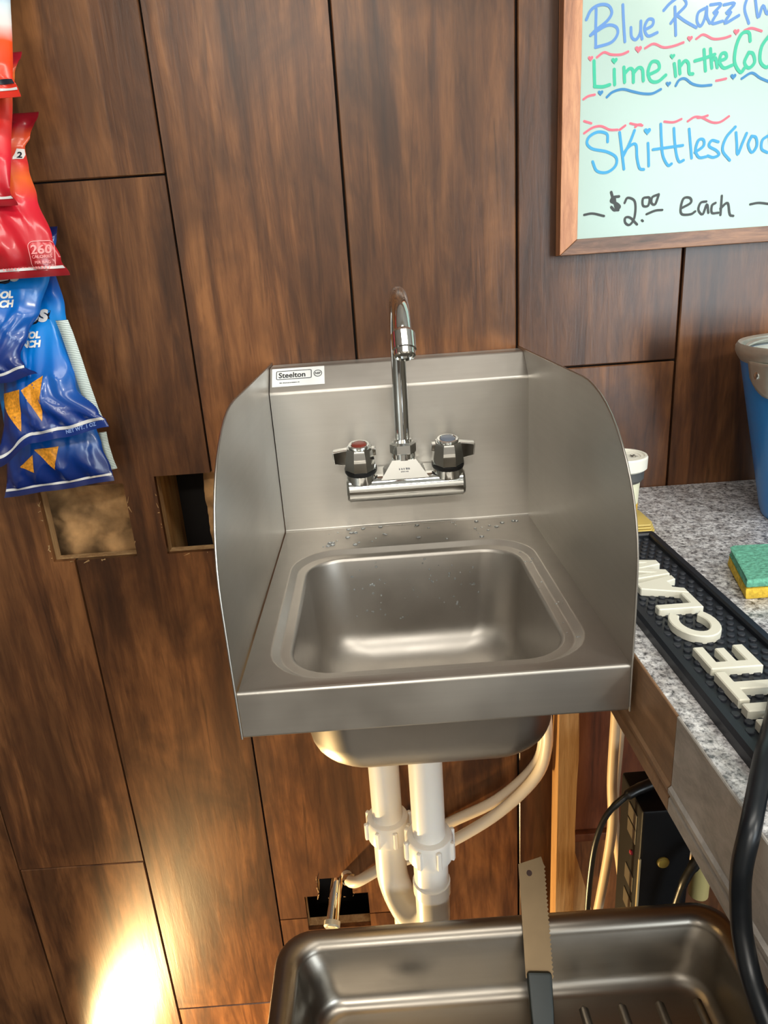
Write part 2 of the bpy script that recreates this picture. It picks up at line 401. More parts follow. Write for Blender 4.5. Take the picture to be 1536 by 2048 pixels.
wf = join(*[box(a, b, YF-.06, YF-.02, c, d) for a, b, c, d in ((W0, W1, WZ0, WZ0+.04), (W0, W1, WZ1-.04, WZ1), (W0, W0+.04, WZ0+.04, WZ1-.04), (W1-.04, W1, WZ0+.04, WZ1-.04), (2.23, 2.27, WZ0+.04, WZ1-.04))])
wn = struct(part('window_1', wf, M_trimw, org=(2.25, YF-.04, WZ0), smooth=0))
M_glass = simple('window_glass', (255, 255, 255), 0, trans=1.0)
part('pane', box(W0+.04, W1-.04, YF-.042, YF-.038, WZ0+.04, WZ1-.04), M_glass, wn, smooth=0)
for x, y in ((.35, -.95), (-.1, -2.9)):
    t = thing('ceiling_light', (x, y, CE-.035), 'flat white ceiling light panel %s' % ('near the sink wall' if y > -2 else 'towards the window wall'), 'light')
    part('housing', join(box(x-.63, x+.63, y-.18, y+.18, CE-.012, CE), box(x-.63, x+.63, y-.18, y-.165, CE-.035, CE-.012), box(x-.63, x+.63, y+.165, y+.18, CE-.035, CE-.012), box(x-.63, x-.615, y-.165, y+.165, CE-.035, CE-.012), box(x+.615, x+.63, y-.165, y+.165, CE-.035, CE-.012)), M_trimw, t, smooth=0)

# ------------------------------------------------------------------ hand sink
W, B, D = .305, .063, .3525; FY, FZ = -.0350, .1975; YFR = -B-D; H1, H2, AP = .1715, .1999, .041
hs = thing('hand_sink', (W/2, -.24, -AP), 'small brushed steel hand sink with tall side splashes on the plank wall', 'sink')
cx, cy = .152, -.268
def rect_loop(x0, x1, y0, y1, z): return rrect((x0+x1)/2, (y0+y1)/2, (x1-x0)/2, (y1-y0)/2, .0005, z)
loops = [rect_loop(.0012, W-.0012, YFR+.003, -B-.002, 0), rrect(cx, cy, .134, .135, .052, 0), rrect(cx, cy, .132, .133, .050, -.0006), rrect(cx, cy, .127, .128, .046, -.0048), rrect(cx, cy, .1245, .1255, .044, -.0055),
         rrect(cx, cy, .1185, .1195, .040, -.0055), rrect(cx, cy, .1165, .1175, .039, -.0065), rrect(cx, cy, .1150, .1160, .038, -.0095)]
for k in range(1, 5): loops.append(rrect(cx, cy, .1150-.0015*k, .1160-.0015*k, .040, -.0095-.020*k))
for k in range(1, 9):
    a = math.pi/2*k/8; loops.append(rrect(cx, cy, .109-.036*(1-math.cos(a)), .110-.036*(1-math.cos(a)), .042, -.0895-.036*math.sin(a)))
loops += [rrect(cx, cy, .05, .05, .03, -.1275), rrect(cx, cy, .024, .024, .0238, -.1290), rrect(cx, cy, .020, .020, .0199, -.1310)]
o = part('basin', loft(loops, cap1=True), M_steel_bowl, hs, smooth=40); thicken(o, .001); weighted(o)
part('drain', join(lathe([(.0225, -.1298), (.0225, -.1282), (.019, -.1280), (.0175, -.1305)], (cx, cy, 0), 28, caps=False), lathe([(.004, -.1290), (.0035, -.1270), (.0005, -.1268)], (cx, cy, 0), 16)), M_chrome, hs, label='round chrome drain')
prof = fillet([(YFR+.003, 0), (YFR, 0), (YFR, -AP), (YFR+.010, -AP)], .0025, 5)
o = part('apron', sheet(prof, .0005, W-.0005), M_steel, hs); thicken(o, .0012)
prof = fillet([(-B-.003, .0002), (-B, .0002), (-B, H1), (FY, FZ), (-.0025, FZ)], .0025, 5)
bs = part('backsplash', sheet(prof, .0008, W-.0008), M_steel, hs); thicken(bs, .0012)
side = [(-.0025, H2), (-.27, H2)]
side += [(-.27-.1455*math.sin(a), H2-.125+.125*math.cos(a)) for a in [math.pi/2*k/14 for k in range(1, 15)]]
side += [(YFR-.0005, .03), (YFR-.0005, -AP), (-.0025, -AP)]
for x0 in (-.0012, W-.0012):
    s_ = part('side_splash', prism(side, 'X', x0, x0+.0012), M_steel_side, hs, smooth=20)
    ln = fillet([(p[0], p[1]) for p in side[:-1]], .001, 2)
    part('hem', tube([(x0+.0006, p[0], p[1]) for p in side[:-1]], .0009, 8), M_steel, s_, org=ORG[s_.name])
# sticker on the sloping top of the backsplash
ang = math.atan2(FZ-H1, B+FY)
def on_slope(u, v, off): # u = x, v = distance up the slope
    c, s = math.cos(ang), math.sin(ang); return (u, -B+v*c-off*s, H1+v*s+off*c)
v0, v1 = .0095, .0365
sticker = part('sticker', ([on_slope(.0035, v0, .0004), on_slope(.0655, v0, .0004), on_slope(.0655, v1, .0004), on_slope(.0035, v1, .0004)], [(0, 1, 2, 3)]), M_white, bs, smooth=0, label='white maker sticker with black print')
def slope_text(s, size, u, v, bold=0, sp_=1.0, sy=1.0): g = text_geo(s, size, bold, space=sp_); return [on_slope(u+p[0], v+p[1]*sy, .0009) for p in g[0]], g[1]
def slope_frame(u0, u1, w0, w1, t, r=.002):
    a = rrect((u0+u1)/2, (w0+w1)/2, (u1-u0)/2, (w1-w0)/2, r, 0, 4); b = rrect((u0+u1)/2, (w0+w1)/2, (u1-u0)/2-t, (w1-w0)/2-t, r*.6, 0, 4)
    V, F = loft([a, b]); return [on_slope(p[0], p[1], .0009) for p in V], F
SY = 1.12; PR = print_row(12, .024, .0012, 2)
ring = loft([[(.0578+.0050*math.cos(a/12*math.pi), .0258+.0050*math.sin(a/12*math.pi), 0) for a in range(24)], [(.0578+.0043*math.cos(a/12*math.pi), .0258+.0042*math.sin(a/12*math.pi), 0) for a in range(24)]])
part('sticker_print', join(slope_text('Steelton', .0096, .0112, .0222, .00016, 1.0, SY), slope_frame(.0085, .0505, .0195, .0325, .0008), ([on_slope(p[0], p[1], .0009) for p in ring[0]], ring[1]), slope_text('NSF', .0040, .0543, .0243, .0001, 1, SY), ([on_slope(.0125+p[0], .0140+p[1], .0009) for p in PR[0]], PR[1])), M_ink, bs, smooth=0)
# water drops on the ledge and in the bowl
random.seed(21); dr = []
def drop(x, y, z, r, nrm=(0, 0, 1)):
    g = lathe([(r, 0), (r*.9, r*.28), (r*.55, r*.48), (r*.1, r*.55)], (0, 0, 0), 10); return along(g, (x, y, z), (x+nrm[0], y+nrm[1], z+nrm[2]))
for _ in range(46): dr.append(drop(random.uniform(.05, .285), random.uniform(-.128, -.068), .0001, random.choice((.0008, .0012, .0018, .0028))))
for _ in range(20): dr.append(drop(random.uniform(.268, .288), random.uniform(-.38, -.13), -.002, random.uniform(.0006, .0014)))
for _ in range(46): dr.append(drop(random.uniform(.07, .235), random.uniform(-.345, -.19), -.1274, random.uniform(.0007, .0022)))
for _ in range(60):
    z = random.uniform(-.085, -.012); dr.append(drop(random.uniform(.08, .235), cy+.1160-.0015*(-z-.0095)/.02-.0002, z, random.uniform(.0006, .0016), (0, -1, 0)))
M_water = simple('water', (235, 240, 242), .02, 0, .6, trans=.9)
o = part('water_drops', join(*dr), M_water, hs, smooth=60); o['kind'] = 'stuff'

# ------------------------------------------------------------------ faucet
fc = thing('faucet', (.151, -.09, .05), 'chrome gooseneck faucet with two knobs mounted on the steel backsplash', 'faucet')
bx0, bx1, by, bz = .083, .2205, -.104, .0620
bar = lathe([(.006, 0), (.0140, .0008), (.0160, .0035), (.0160, bx1-bx0-.0035), (.0140, bx1-bx0-.0008), (.006, bx1-bx0)], (bx0, by, bz), 28, 'X')
deckg = bev_prism([(bx0+.003, -.0665), (bx1-.003, -.0665), (bx1-.001, by-.006), (bx0+.001, by-.006)], 'Z', .058, .0775, .004)
fl = [lathe([(.018, -.005), (.018, -.001), (.014, 0)][::-1], (x, -.0635+0.0005, .066), 24, 'Y') for x in (.101, .2015)]
hub = loft([[(.151-.0275, by-.0125, .0735), (.151+.0275, by-.0125, .0735), (.151+.027, by+.03, .0735), (.151-.027, by+.03, .0735)], [(.151-.0135, by-.0085, .0945), (.151+.0135, by-.0085, .0945), (.151+.013, by+.012, .0935), (.151-.013, by+.012, .0935)]], True, True)
seats = [lathe([(.0175, .070), (.0175, .0815), (.015, .083)], (x, -.104, 0), 26) for x in (.101, .2015)]
part('body', join(bar, deckg, *fl, hub, *seats), M_chrome, fc, smooth=30)
g = print_row(5, .013, .0022, 4); t2 = print_row(6, .009, .0013, 5)
hy = lambda z: by-.0125+(z-.0735)/.021*.0040-.0003
part('engraving', join(([(.1445+p[0], hy(.0835+p[1]), .0835+p[1]) for p in g[0]], g[1]), ([(.1465+p[0], hy(.0808+p[1]), .0808+p[1]) for p in t2[0]], t2[1])), M_greyink, fc, smooth=0)
nut = join(lathe([(.0135, .0935), (.0135, .1005)], (.151, -.100, 0), 24), lathe([(.0145, .1005), (.0150, .1012), (.0150, .1105), (.0125, .1130)], (.151, -.100, 0), 6), lathe([(.0105, .113), (.0100, .116)], (.151, -.100, 0), 24))
part('neck_nut', nut, M_chrome, fc, smooth=25)
path = [(.151, -.100, .112), (.1513, -.1005, .16), (.1516, -.101, .2115)]
ac, ar = (-.165, .2135), .062
for k in range(1, 17):
    a = math.radians(152)*k/16; path.append((.1516+.0006*k/16, ac[0]+ar*math.cos(a)-.0015, ac[1]+ar*math.sin(a)))
sp_ = part('spout', tube(path, .0082, 20), M_chrome, fc, smooth=60)
e = Vector(path[-1]); d = (e-Vector(path[-2])).normalized()
aer = along(lathe([(.0084, -.003), (.0100, -.001), (.0112, .001), (.0112, .0165), (.0100, .0175), (.0100, .0225), (.0085, .0235), (.008, .021)], (0, 0, 0), 24), e, e+d)
part('aerator', aer, M_chrome, sp_, smooth=30)
for x, side_, idx in ((.101, -1, M_redindex), (.2015, 1, M_blueindex)):
    ky = -.104; n = 8
    kn = lathe([(.0178, .0870), (.0190, .0885), (.0184, .096), (.0158, .1110), (.0142, .1135), (.0125, .1140)], (x, ky, 0), n, ph=math.pi/8)
    wing = bev_prism([(x+side_*.010, .0905), (x+side_*.0300, .0950), (x+side_*.0310, .1100), (x+side_*.010, .1130)], 'Y', ky-.0045, ky+.0045, .0015)
    wing2 = bev_prism([(x-side_*.010, .100), (x-side_*.0190, .103), (x-side_*.0185, .1115), (x-side_*.009, .1125)], 'Y', ky-.004, ky+.004, .001)
    TL = Matrix.Translation((x, ky, .084)) @ Matrix.Rotation(math.radians(12), 4, 'X') @ Matrix.Translation((-x, -ky, -.084))
    k_ = part('knob', xf(join(kn, wing, wing2), TL), M_chrome, fc, smooth=25)
    part('rubber_ring', xf(lathe([(.0178, .0818), (.0186, .0835), (.0186, .0870), (.0170, .0875)], (x, ky, 0), 28), TL), M_blackrub, k_)
    part('index_button', xf(lathe([(.0084, .1150), (.0084, .1166), (.0070, .1176), (.0035, .1180), (.0005, .1180)], (x, ky, 0), 24), TL), idx, k_, label='%s index disc' % ('red' if idx is M_redindex else 'grey blue'))
    part('button_rim', xf(lathe([(.0118, .1138), (.0126, .1150), (.0118, .1164), (.0096, .1168), (.0086, .1160)], (x, ky, 0), 28, caps=False), TL), M_chrome, k_)

# ------------------------------------------------------------------ drain trap
tr = thing('drain_trap', (.145, -.22, -.46), 'white plastic drain trap with two slip nuts below the hand sink', 'pipe')
fx, fy, rx, ry = .1495, -.243, .1015, -.172
part('tailpiece', lathe([(.0190, -.325), (.0190, -.132)], (fx, fy, 0), 28), M_pvc, tr)
dv = Vector((rx-fx, ry-fy, 0)); Rr = dv.length/2; dn = dv.normalized()
bend = [(fx, fy, -.325), (fx, fy, -.436)]
for k in range(1, 17):
    a = math.pi*k/16; p = Vector((fx, fy, -.436))+dn*(Rr-Rr*math.cos(a))+Vector((0, 0, -Rr*math.sin(a)*1.05)); bend.append(tuple(p))
bend += [(rx, ry, -.375)]
part('u_bend', join(tube(bend, .0203, 24), lathe([(.0222, -.400), (.0222, -.384)], (fx, fy, 0), 28)), M_pvc, tr, smooth=50)
out = [(rx, ry, -.37), (rx, ry, -.265)]
for k in range(1, 9):
    a = math.pi/2*k/8; out.append((rx, ry+.05-.05*math.cos(a), -.265+.05*math.sin(a)))
out.append((rx, .004, -.213))
part('outlet_arm', tube(out, .0190, 24), M_pvc, tr, smooth=50)
def slipnut(x, y, z):
    g = [lathe([(.0205, z-.016), (.0265, z-.015), (.0275, z-.010), (.0275, z+.010), (.0255, z+.0145), (.0205, z+.016)], (x, y, 0), 32)]
    for k in range(8):
        a = 2*math.pi*k/8+.3; g.append(xf(box(.0262, .0310, -.0028, .0028, z-.012, z+.012, .001, 1), Matrix.Translation((x, y, 0)) @ Matrix.Rotation(a, 4, 'Z')))
    return join(*g)
part('slip_nut', slipnut(fx, fy, -.330), M_pvc, tr, smooth=30)
part('slip_nut', slipnut(rx, ry, -.366), M_pvc, tr, smooth=30)
part('wall_flange', lathe([(.021, -.006), (.034, -.004), (.036, -.001)], (rx, 0, -.213), 30, 'Y'), M_pvc, tr)

# ------------------------------------------------------------------ supply tubes
h1 = tube([(.322, -.045, -.18), (.333, -.045, -.30), (.3365, -.042, -.365), (.321, -.04, -.422), (.266, -.04, -.482), (.194, -.04, -.530), (.14, -.04, -.553), (.084, -.04, -.573), (.044, -.04, -.596), (.028, -.020, -.614), (.022, .006, -.625)], .0085, 14, smooth=6)
t = thing('water_tube', (.2, -.04, -.6), 'cream water supply tube curving from behind the sink to the wall hole', 'tube', 'supply tubes under the hand sink')
part('tubing', h1, M_hose, t, smooth=60)
part('crimp_ring', tube([(.0330, -.026, -.609), (.0255, -.014, -.619)], .0098, 16), M_chrome, t, smooth=30, label='shiny crimp ring')
h2 = tube([(.319, -.0195, -.18), (.331, -.020, -.30), (.338, -.0190, -.370), (.324, -.018, -.422), (.268, -.016, -.480), (.194, -.013, -.520), (.135, -.012, -.556), (.108, -.012, -.61), (.104, -.012, -.70), (.104, -.012, -.95), (.104, -.012, FL+.001)], .0085, 14, smooth=6)
t = thing('water_tube', (.2, -.02, -.66), 'second cream supply tube, above the crimped one, dropping behind the white trap', 'tube', 'supply tubes under the hand sink')
part('tubing', h2, M_hose, t, smooth=60)
t = thing('pipe_stub', (0, -.02, -.69), 'short capped metal pipe stub poking out of the ragged wall hole', 'pipe')
part('pipe', tube([(.006, .012, -.640), (.0015, -.020, -.656), (-.002, -.045, -.668)], .0100, 18), M_chrome, t, smooth=30)
part('end_cap', along(lathe([(.0100, 0), (.0130, .001), (.0130, .008), (.011, .0105), (.006, .009), (.004, .010)], (0, 0, 0), 20), (-.002, -.045, -.668), (-.006, -.075, -.681)), simple('dull_cap', (214, 208, 186), .35, .3), t, smooth=30)

# ------------------------------------------------------------------ counter
ZC = .0045; XC = .3085
m, nt, b = newmat('speckled_granite'); v = coords(nt)
n1 = noise(nt, v, 190, 4, .7); n2 = noise(nt, v, 70, 3, .6); n3 = noise(nt, v, 420, 2, .6)
r1 = ramp(nt, [(.36, (.15, .15, .16)), (.46, (.56, .56, .58)), (.60, (.92, .92, .93))], n1)
r2 = ramp(nt, [(.38, (.55, .53, .52)), (.60, (1, 1, 1))], n2); r3 = ramp(nt, [(.36, (.35, .34, .34)), (.48, (1, 1, 1))], n3)
cc = mixc(nt, 1.0, r1.outputs[0], r2.outputs[0], 'MULTIPLY'); cc = mixc(nt, .8, cc, r3.outputs[0], 'MULTIPLY')
nt.links.new(cc, b.inputs['Base Color']); b.inputs['Roughness'].default_value = .22; M_granite = m
ct = thing('counter', (.75, -.5, -.08), 'bar counter with speckled grey granite top and brown wood edge', 'counter')
part('worktop', box(XC+.0012, 1.35, -1.05, -.0015, ZC-.028, ZC, .0012), M_granite, ct)
def edge(y0, y1, mat_):
    pr = [(XC+.0066, ZC-.0005), (XC+.0006, ZC-.0005), (XC, ZC-.0012), (XC, -.053), (XC-.0022, -.055), (XC-.0022, -.0585), (XC+.0008, -.0610), (XC-.0012, -.0640), (XC-.0012, -.0750), (XC+.0002, -.0762), (XC+.0066, -.0762)]
    n = len(pr); V = [(p[0], y0, p[1]) for p in pr]+[(p[0], y1, p[1]) for p in pr]
    return V, [tuple(range(n)), tuple(range(2*n-1, n-1, -1))]+[(i, (i+1) % n, n+(i+1) % n, n+i) for i in range(n)]
part('edge_board', edge(-.4855, -.003, 0), M_edge, ct, smooth=20, label='brown wood edge board beside the sink')
part('edge_board', edge(-1.05, -.4865, 0), M_edge_grey, ct, smooth=20, label='grey edge board')
part('underside', box(XC+.0066, 1.35, -1.04, -.003, -.0762, ZC-.028), simple('raw_underside', (120, 86, 52), .8), ct, smooth=0)
part('end_panel', box(1.32, 1.35, -1.0, -.003, FL, -.0762), M_redpanel, ct, smooth=0)

# wood under the counter
def jag(x0, x1, z0, z1, seed, amp, side=1, n=26):
    random.seed(seed); L_ = [(x0, z0)]; r = [(x1+random.uniform(-amp, amp), z0+(z1-z0)*i/n) for i in range(n+1)]; return [(x0, z0)]+r+[(x0, z1)]
o = part('support_post', prism(jag(.349, .377, FL, -.078, 5, .0012), 'Y', -.060, -.028), M_pine, org=(.363, -.044, FL), smooth=0)
tag(o, 'raw pine post under the counter with a rough right edge', 'post')
o = part('brace_block', prism([(.376, FL), (.450, FL), (.420, -.75), (.404, -.655), (.376, -.545)], 'Y', -.056, -.034), M_pine, org=(.40, -.045, FL), smooth=0)
tag(o, 'slant-cut offcut board beside the foot of the pine post', 'board')
t = thing('wood_panel', (.43, -.012, -.56), 'red brown panel on the wall between the pine post and the white cords', 'panel')
part('board', box(.380, .52, -.022, -.001, -.545, -.082, .002), M_redpanel, t)
part('ledge', box(.380, .52, -.030, -.001, -.562, -.546, .003), M_redpanel, t)

# power strip and cords
ps = thing('power_strip', (.42, -.20, -.56), 'black power strip with a tiny red light hanging under the counter', 'power strip')
part('housing', bev_prism([(.3995, -.235), (.462, -.235), (.462, -.165), (.3995, -.165)], 'Z', -.585, -.315, .004), M_black, ps, smooth=25)
part('pale_edge', box(.3985, .4015, -.2365, -.2335, -.575, -.385, .0006, 1), simple('pale_edge_line', (196, 180, 140), .3), ps, label='pale line on the corner')  # thin pale bar along the front left corner
part('knob', lathe([(.0001, -.2385), (.006, -.2385), (.0075, -.2365), (.0075, -.2345)], (.428, 0, -.392), 24, 'Y'), simple('mustard_knob', (150, 128, 52), .5), ps, label='round mustard knob')
M_red = simple('red_lens', (200, 60, 80), .3)
part('indicator_light', along(lathe([(.003, 0), (.003, .002), (.001, .003)], (0, 0, 0), 14), (.3996, -.212, -.398), (.30, -.212, -.398)), M_red, ps, label='red indicator lens')
for z in (-.345, -.365, -.44, -.48, -.52):
    part('socket', box(.3982, .3997, -.222, -.196, z-.012, z+.012, .0006, 1), simple('grey_socket', (96, 90, 80), .35), ps)
def cord(name, pts, r, mat_, label, group=None, cat='cord'):
    o = part(name, tube(pts, r, 12, smooth=7), mat_, smooth=60, org=(pts[0][0], pts[0][1], min(p[2] for p in pts))); return tag(o, label, cat, group)
cord('black_cable', [(.345, -.215, -.62), (.346, -.215, -.50), (.348, -.215, -.43), (.353, -.215, -.375), (.365, -.213, -.338), (.384, -.21, -.318), (.401, -.207, -.3085), (.425, -.20, -.3055)], [.0036, .0036, .0036, .0036, .0036, .0042, .0062, .0066], M_cordblack, 'black cord looping from behind the tray to the top of the power strip')
cord('black_cable', [(.432, -.262, -.455), (.437, -.262, -.42), (.444, -.262, -.39), (.458, -.26, -.366), (.476, -.258, -.357), (.50, -.256, -.357)], [.0046, .0046, .0052, .0062, .007, .007], M_cordblack, 'short black cord arching low in front of the power strip')
cord('white_cord', [(.412, -.10, -.10), (.4135, -.10, -.25), (.4125, -.10, -.38), (.416, -.10, -.47), (.404, -.10, -.60), (.390, -.10, -.70)], .0068, M_cord_white, 'cream cord hanging left of the power strip and bending left at its foot')
cord('white_cord', [(.421, -.085, -.10), (.426, -.085, -.30), (.424, -.085, -.45), (.440, -.085, -.58), (.455, -.085, -.70)], .0060, M_cord_white, 'cream cord hanging right behind the other cream cord')
cord('white_cord', [(.463, -.14, -.40), (.485, -.145, -.435), (.515, -.15, -.49), (.53, -.15, -.54)], .0056, M_cord_white, 'cream cord slanting down to the right of the power strip')
t = thing('cord_connector', (.498, -.19, -.47), 'pale yellow cylindrical cord connector under the grey counter edge', 'plug')
part('body', lathe([(.008, -.50), (.0125, -.498), (.0125, -.425), (.0105, -.4225), (.006, -.422)], (.500, -.19, 0), 20), simple('pale_yellow', (214, 200, 136), .4), t)
part('lead', tube([(.500, -.19, -.423), (.4985, -.19, -.405), (.502, -.19, -.36), (.506, -.19, -.30)], .0055, 10, smooth=5), simple('glassy_lead', (206, 196, 168), .2), t, smooth=60)

# ------------------------------------------------------------------ things on the counter
M_mat = simple('navy_black_rubber', (26, 30, 38), .42); M_nub = simple('rubber_nub', (42, 46, 54), .5); M_letter = simple('white_rubber_letter', (236, 234, 218), .45)
MX0, MX1, MY0, MY1 = .328, .4135, -.78, -.181
bm_ = thing('bar_mat', ((MX0+MX1)/2, (MY0+MY1)/2, ZC), 'black rubber bar mat with raised white letters along the counter edge', 'mat')
part('base', box(MX0+.002, MX1-.002, MY0+.002, MY1-.002, ZC, ZC+.005), M_mat, bm_, smooth=0)
def rloop(i, z): return rrect((MX0+MX1)/2, (MY0+MY1)/2, (MX1-MX0)/2-i, (MY1-MY0)/2-i, max(.0006, .004-i*.5), z, 3)
part('rim', loft([rloop(0, ZC), rloop(0, ZC+.0075), rloop(.0022, ZC+.0105), rloop(.0075, ZC+.0105), rloop(.0088, ZC+.0085), rloop(.0088, ZC+.004)]), M_mat, bm_, smooth=25)
nub = []; k = 0
for i in range(66):
    y = MY1-.0135-i*.0089
    if y < MY0+.012: break
    for j in range(8):
        x = MX0+.0135+j*.0084+(.0042 if i % 2 else 0)
        if x < MX1-.0115: nub.append(lathe([(.0031, ZC+.005), (.0030, ZC+.0062), (.0026, ZC+.0067)], (x, y, 0), 10, caps=False)); v0_ = nub[-1]; v0_[1].append(tuple(range(20, 30)))
o = part('nubs', join(*nub), M_nub, bm_, smooth=30); o['kind'] = 'stuff'
LB, LH, LT = .3835, .0375, .0088      # letters: baseline x, height, stroke
def poly_letter(ch, y0, w):
    h, s = LH, LT
    R_c = lambda a, b_, c, d: [(a, c), (b_, c), (b_, d), (a, d)]
    if ch == 'E': ps_ = [[(0, 0), (w, 0), (w, s*.9), (s, s*.9), (s, h/2-s*.42), (w*.9, h/2-s*.42), (w*.9, h/2+s*.42), (s, h/2+s*.42), (s, h-s*.9), (w, h-s*.9), (w, h), (0, h)]]
    elif ch == 'T': c = w/2; ps_ = [[(c-s/2, 0), (c+s/2, 0), (c+s/2, h-s*.9), (w, h-s*.9), (w, h), (0, h), (0, h-s*.9), (c-s/2, h-s*.9)]]
    elif ch == 'I': ps_ = [R_c(0, s, 0, h)]
    elif ch == 'L': ps_ = [[(0, 0), (w, 0), (w, s*.9), (s, s*.9), (s, h), (0, h)]]
    elif ch == 'H': ps_ = [[(0, 0), (s, 0), (s, h/2-s*.45), (w-s, h/2-s*.45), (w-s, 0), (w, 0), (w, h), (w-s, h), (w-s, h/2+s*.45), (s, h/2+s*.45), (s, h), (0, h)]]
    elif ch == 'A': c = w/2; ps_ = [[(0, 0), (s*1.02, 0), (c-s*.62, h*.24), (c+s*.62, h*.24), (w-s*1.02, 0), (w, 0), (c+s*.62, h), (c-s*.62, h)]]
    elif ch == 'W': q = w/4; ps_ = [[(q*.62, 0), (q*1.42, 0), (2*q, h*.60), (w-q*1.42, 0), (w-q*.62, 0), (w, h), (w-s*.9, h), (w-q*1.02, h*.36), (2*q+s*.42, h), (2*q-s*.42, h), (q*1.02, h*.36), (s*.9, h), (0, h)]]
    elif ch == 'C':
        c = (w*.56, h/2); ro = (w*.56, h/2); ri = (w*.56-s, h/2-s*.92); a = [math.radians(42+276*i/20) for i in range(21)]
        ps_ = [[(c[0]+ro[0]*math.cos(t), c[1]+ro[1]*math.sin(t)) for t in a]+[(c[0]+ri[0]*math.cos(t), c[1]+ri[1]*math.sin(t)) for t in a[::-1]]]
    return join(*[bev_prism([(LB-p[1], y0+p[0]) for p in pl], 'Z', ZC+.005, ZC+.0125, .0008, 1, 20) for pl in ps_])
for ch, y0, w in (('W', -.592, .046), ('H', -.5425, .031), ('I', -.5035, .009), ('T', -.4915, .034), ('E', -.4535, .030), ('C', -.4095, .043), ('L', -.3620, .027), ('A', -.3345, .037), ('W', -.3015, .046)):
    part('letter', poly_letter(ch, y0, w), M_letter, bm_, smooth=20)

M_scour = simple('green_scour', (104, 176, 150), .95, noise=.28, scale=260, bump=1.0); M_foam = simple('yellow_foam', (226, 188, 62), .9, noise=.30, scale=190, bump=.9)
sg = thing('sponge', (.49, -.31, ZC), 'green and yellow scouring sponge lying on the granite', 'sponge')
RM = Matrix.Translation((.434, -.334, 0))
def sponge_layer(z0, z1, bulge):
    g = bev_prism([(0, 0), (.115, .0), (.125, .072), (.026, .078), (.020, .072)], 'Z', z0, z1, .0025, 2); 
    V = [(p[0]-bulge*math.sin(math.pi*(p[2]-ZC)/.026)*(1 if p[0] < .02 else 0)+.006*(p[1]/.062)*(p[2]-ZC)/.026*(1 if p[0] < .02 else 0), p[1]+.0012*math.sin(p[0]*130), p[2]) for p in g[0]]
    return xf((V, g[1]), RM)
part('foam', sponge_layer(ZC, ZC+.0110, .001), M_foam, sg); part('scour_pad', sponge_layer(ZC+.0112, ZC+.0200, .001), M_scour, sg)

M_bucket = simple('blue_bucket', (14, 132, 214), .28, 0, .5, .4); M_galv = simple('silver_rim', (226, 230, 224), .36, .85, noise=.12, scale=40)
BX, BY = .624, -.150
bk = thing('bucket', (BX, BY, ZC), 'blue metal bucket with a silver rim at the counter back', 'bucket')
part('body', lathe([(.064, ZC+.0005), (.0675, ZC+.001), (.0705, ZC+.010), (.1065, ZC+.183)], (BX, BY, 0), 48, caps=False), M_bucket, bk, smooth=40)
part('bottom', lathe([(.0665, ZC+.0035), (.0665, ZC+.0045)], (BX, BY, 0), 48), M_galv, bk)
part('inner_lining', lathe([(.0655, ZC+.005), (.069, ZC+.012), (.1052, ZC+.183)], (BX, BY, 0), 48, caps=False), M_galv, bk, smooth=40)
part('rim', lathe([(.1050, ZC+.176), (.1085, ZC+.181), (.1108, ZC+.186), (.1108, ZC+.191), (.1085, ZC+.195), (.1052, ZC+.193), (.1042, ZC+.186)], (BX, BY, 0), 48, caps=False), M_galv, bk, smooth=50)
for a0 in (195, 15):
    V = []; F = []; na, nz = 12, 8
    for i in range(na+1):
        for j in range(nz+1):
            a = math.radians(a0+(-17+34*i/na)); tz = j/nz; z = ZC+.180-.036*tz*math.sqrt(max(0.02, 1-((i/na-.5)*2)**2*.75)); rr = .0705+.036*(z-ZC-.010)/.173+.0012+.0014*math.exp(-((i/na-.5)/.2)**2)
            V.append((BX+rr*math.cos(a), BY+rr*math.sin(a), z))
    for i in range(na):
        for j in range(nz): q = i*(nz+1)+j; F.append((q, q+nz+1, q+nz+2, q+1))
    ear = part('handle_ear', (V, F), M_galv, bk, smooth=60); thicken(ear, .0012, 1)
    for da in (-9, 9):
        a = math.radians(a0+da); z = ZC+.166; rr = .0705+.036*(z-ZC-.010)/.173+.002; p = (BX+rr*math.cos(a), BY+rr*math.sin(a), z); part('rivet', along(lathe([(.0042, 0), (.0038, .0016), (.0018, .0026)], (0, 0, 0), 14), p, (p[0]+math.cos(a), p[1]+math.sin(a), z)), M_chrome, ear, org=ORG[ear.name])
hp = []
for i in range(25):
    a = math.pi*i/24; d_ = Vector((math.cos(math.radians(195)), math.sin(math.radians(195)), 0)); n_ = Vector((-d_.y, d_.x, 0)); R0 = .1005
    hp.append(tuple(Vector((BX, BY, ZC+.186))+d_*R0*math.cos(a)-n_*R0*math.sin(a)*.98+Vector((0, 0, .004*math.sin(a)))))
part('handle', tube(hp, .0022, 10), M_galv, bk, smooth=60)
loop = [tuple(Vector((BX, BY, ZC+.186))+Vector((math.cos(math.radians(205)), math.sin(math.radians(205)), 0))*.1035+Vector((.006*math.cos(a), .002, .009*math.sin(a)))) for a in [2*math.pi*i/20 for i in range(21)]]
part('handle_loop', tube(loop, .0018, 8, caps=False), M_galv, bk, smooth=60)

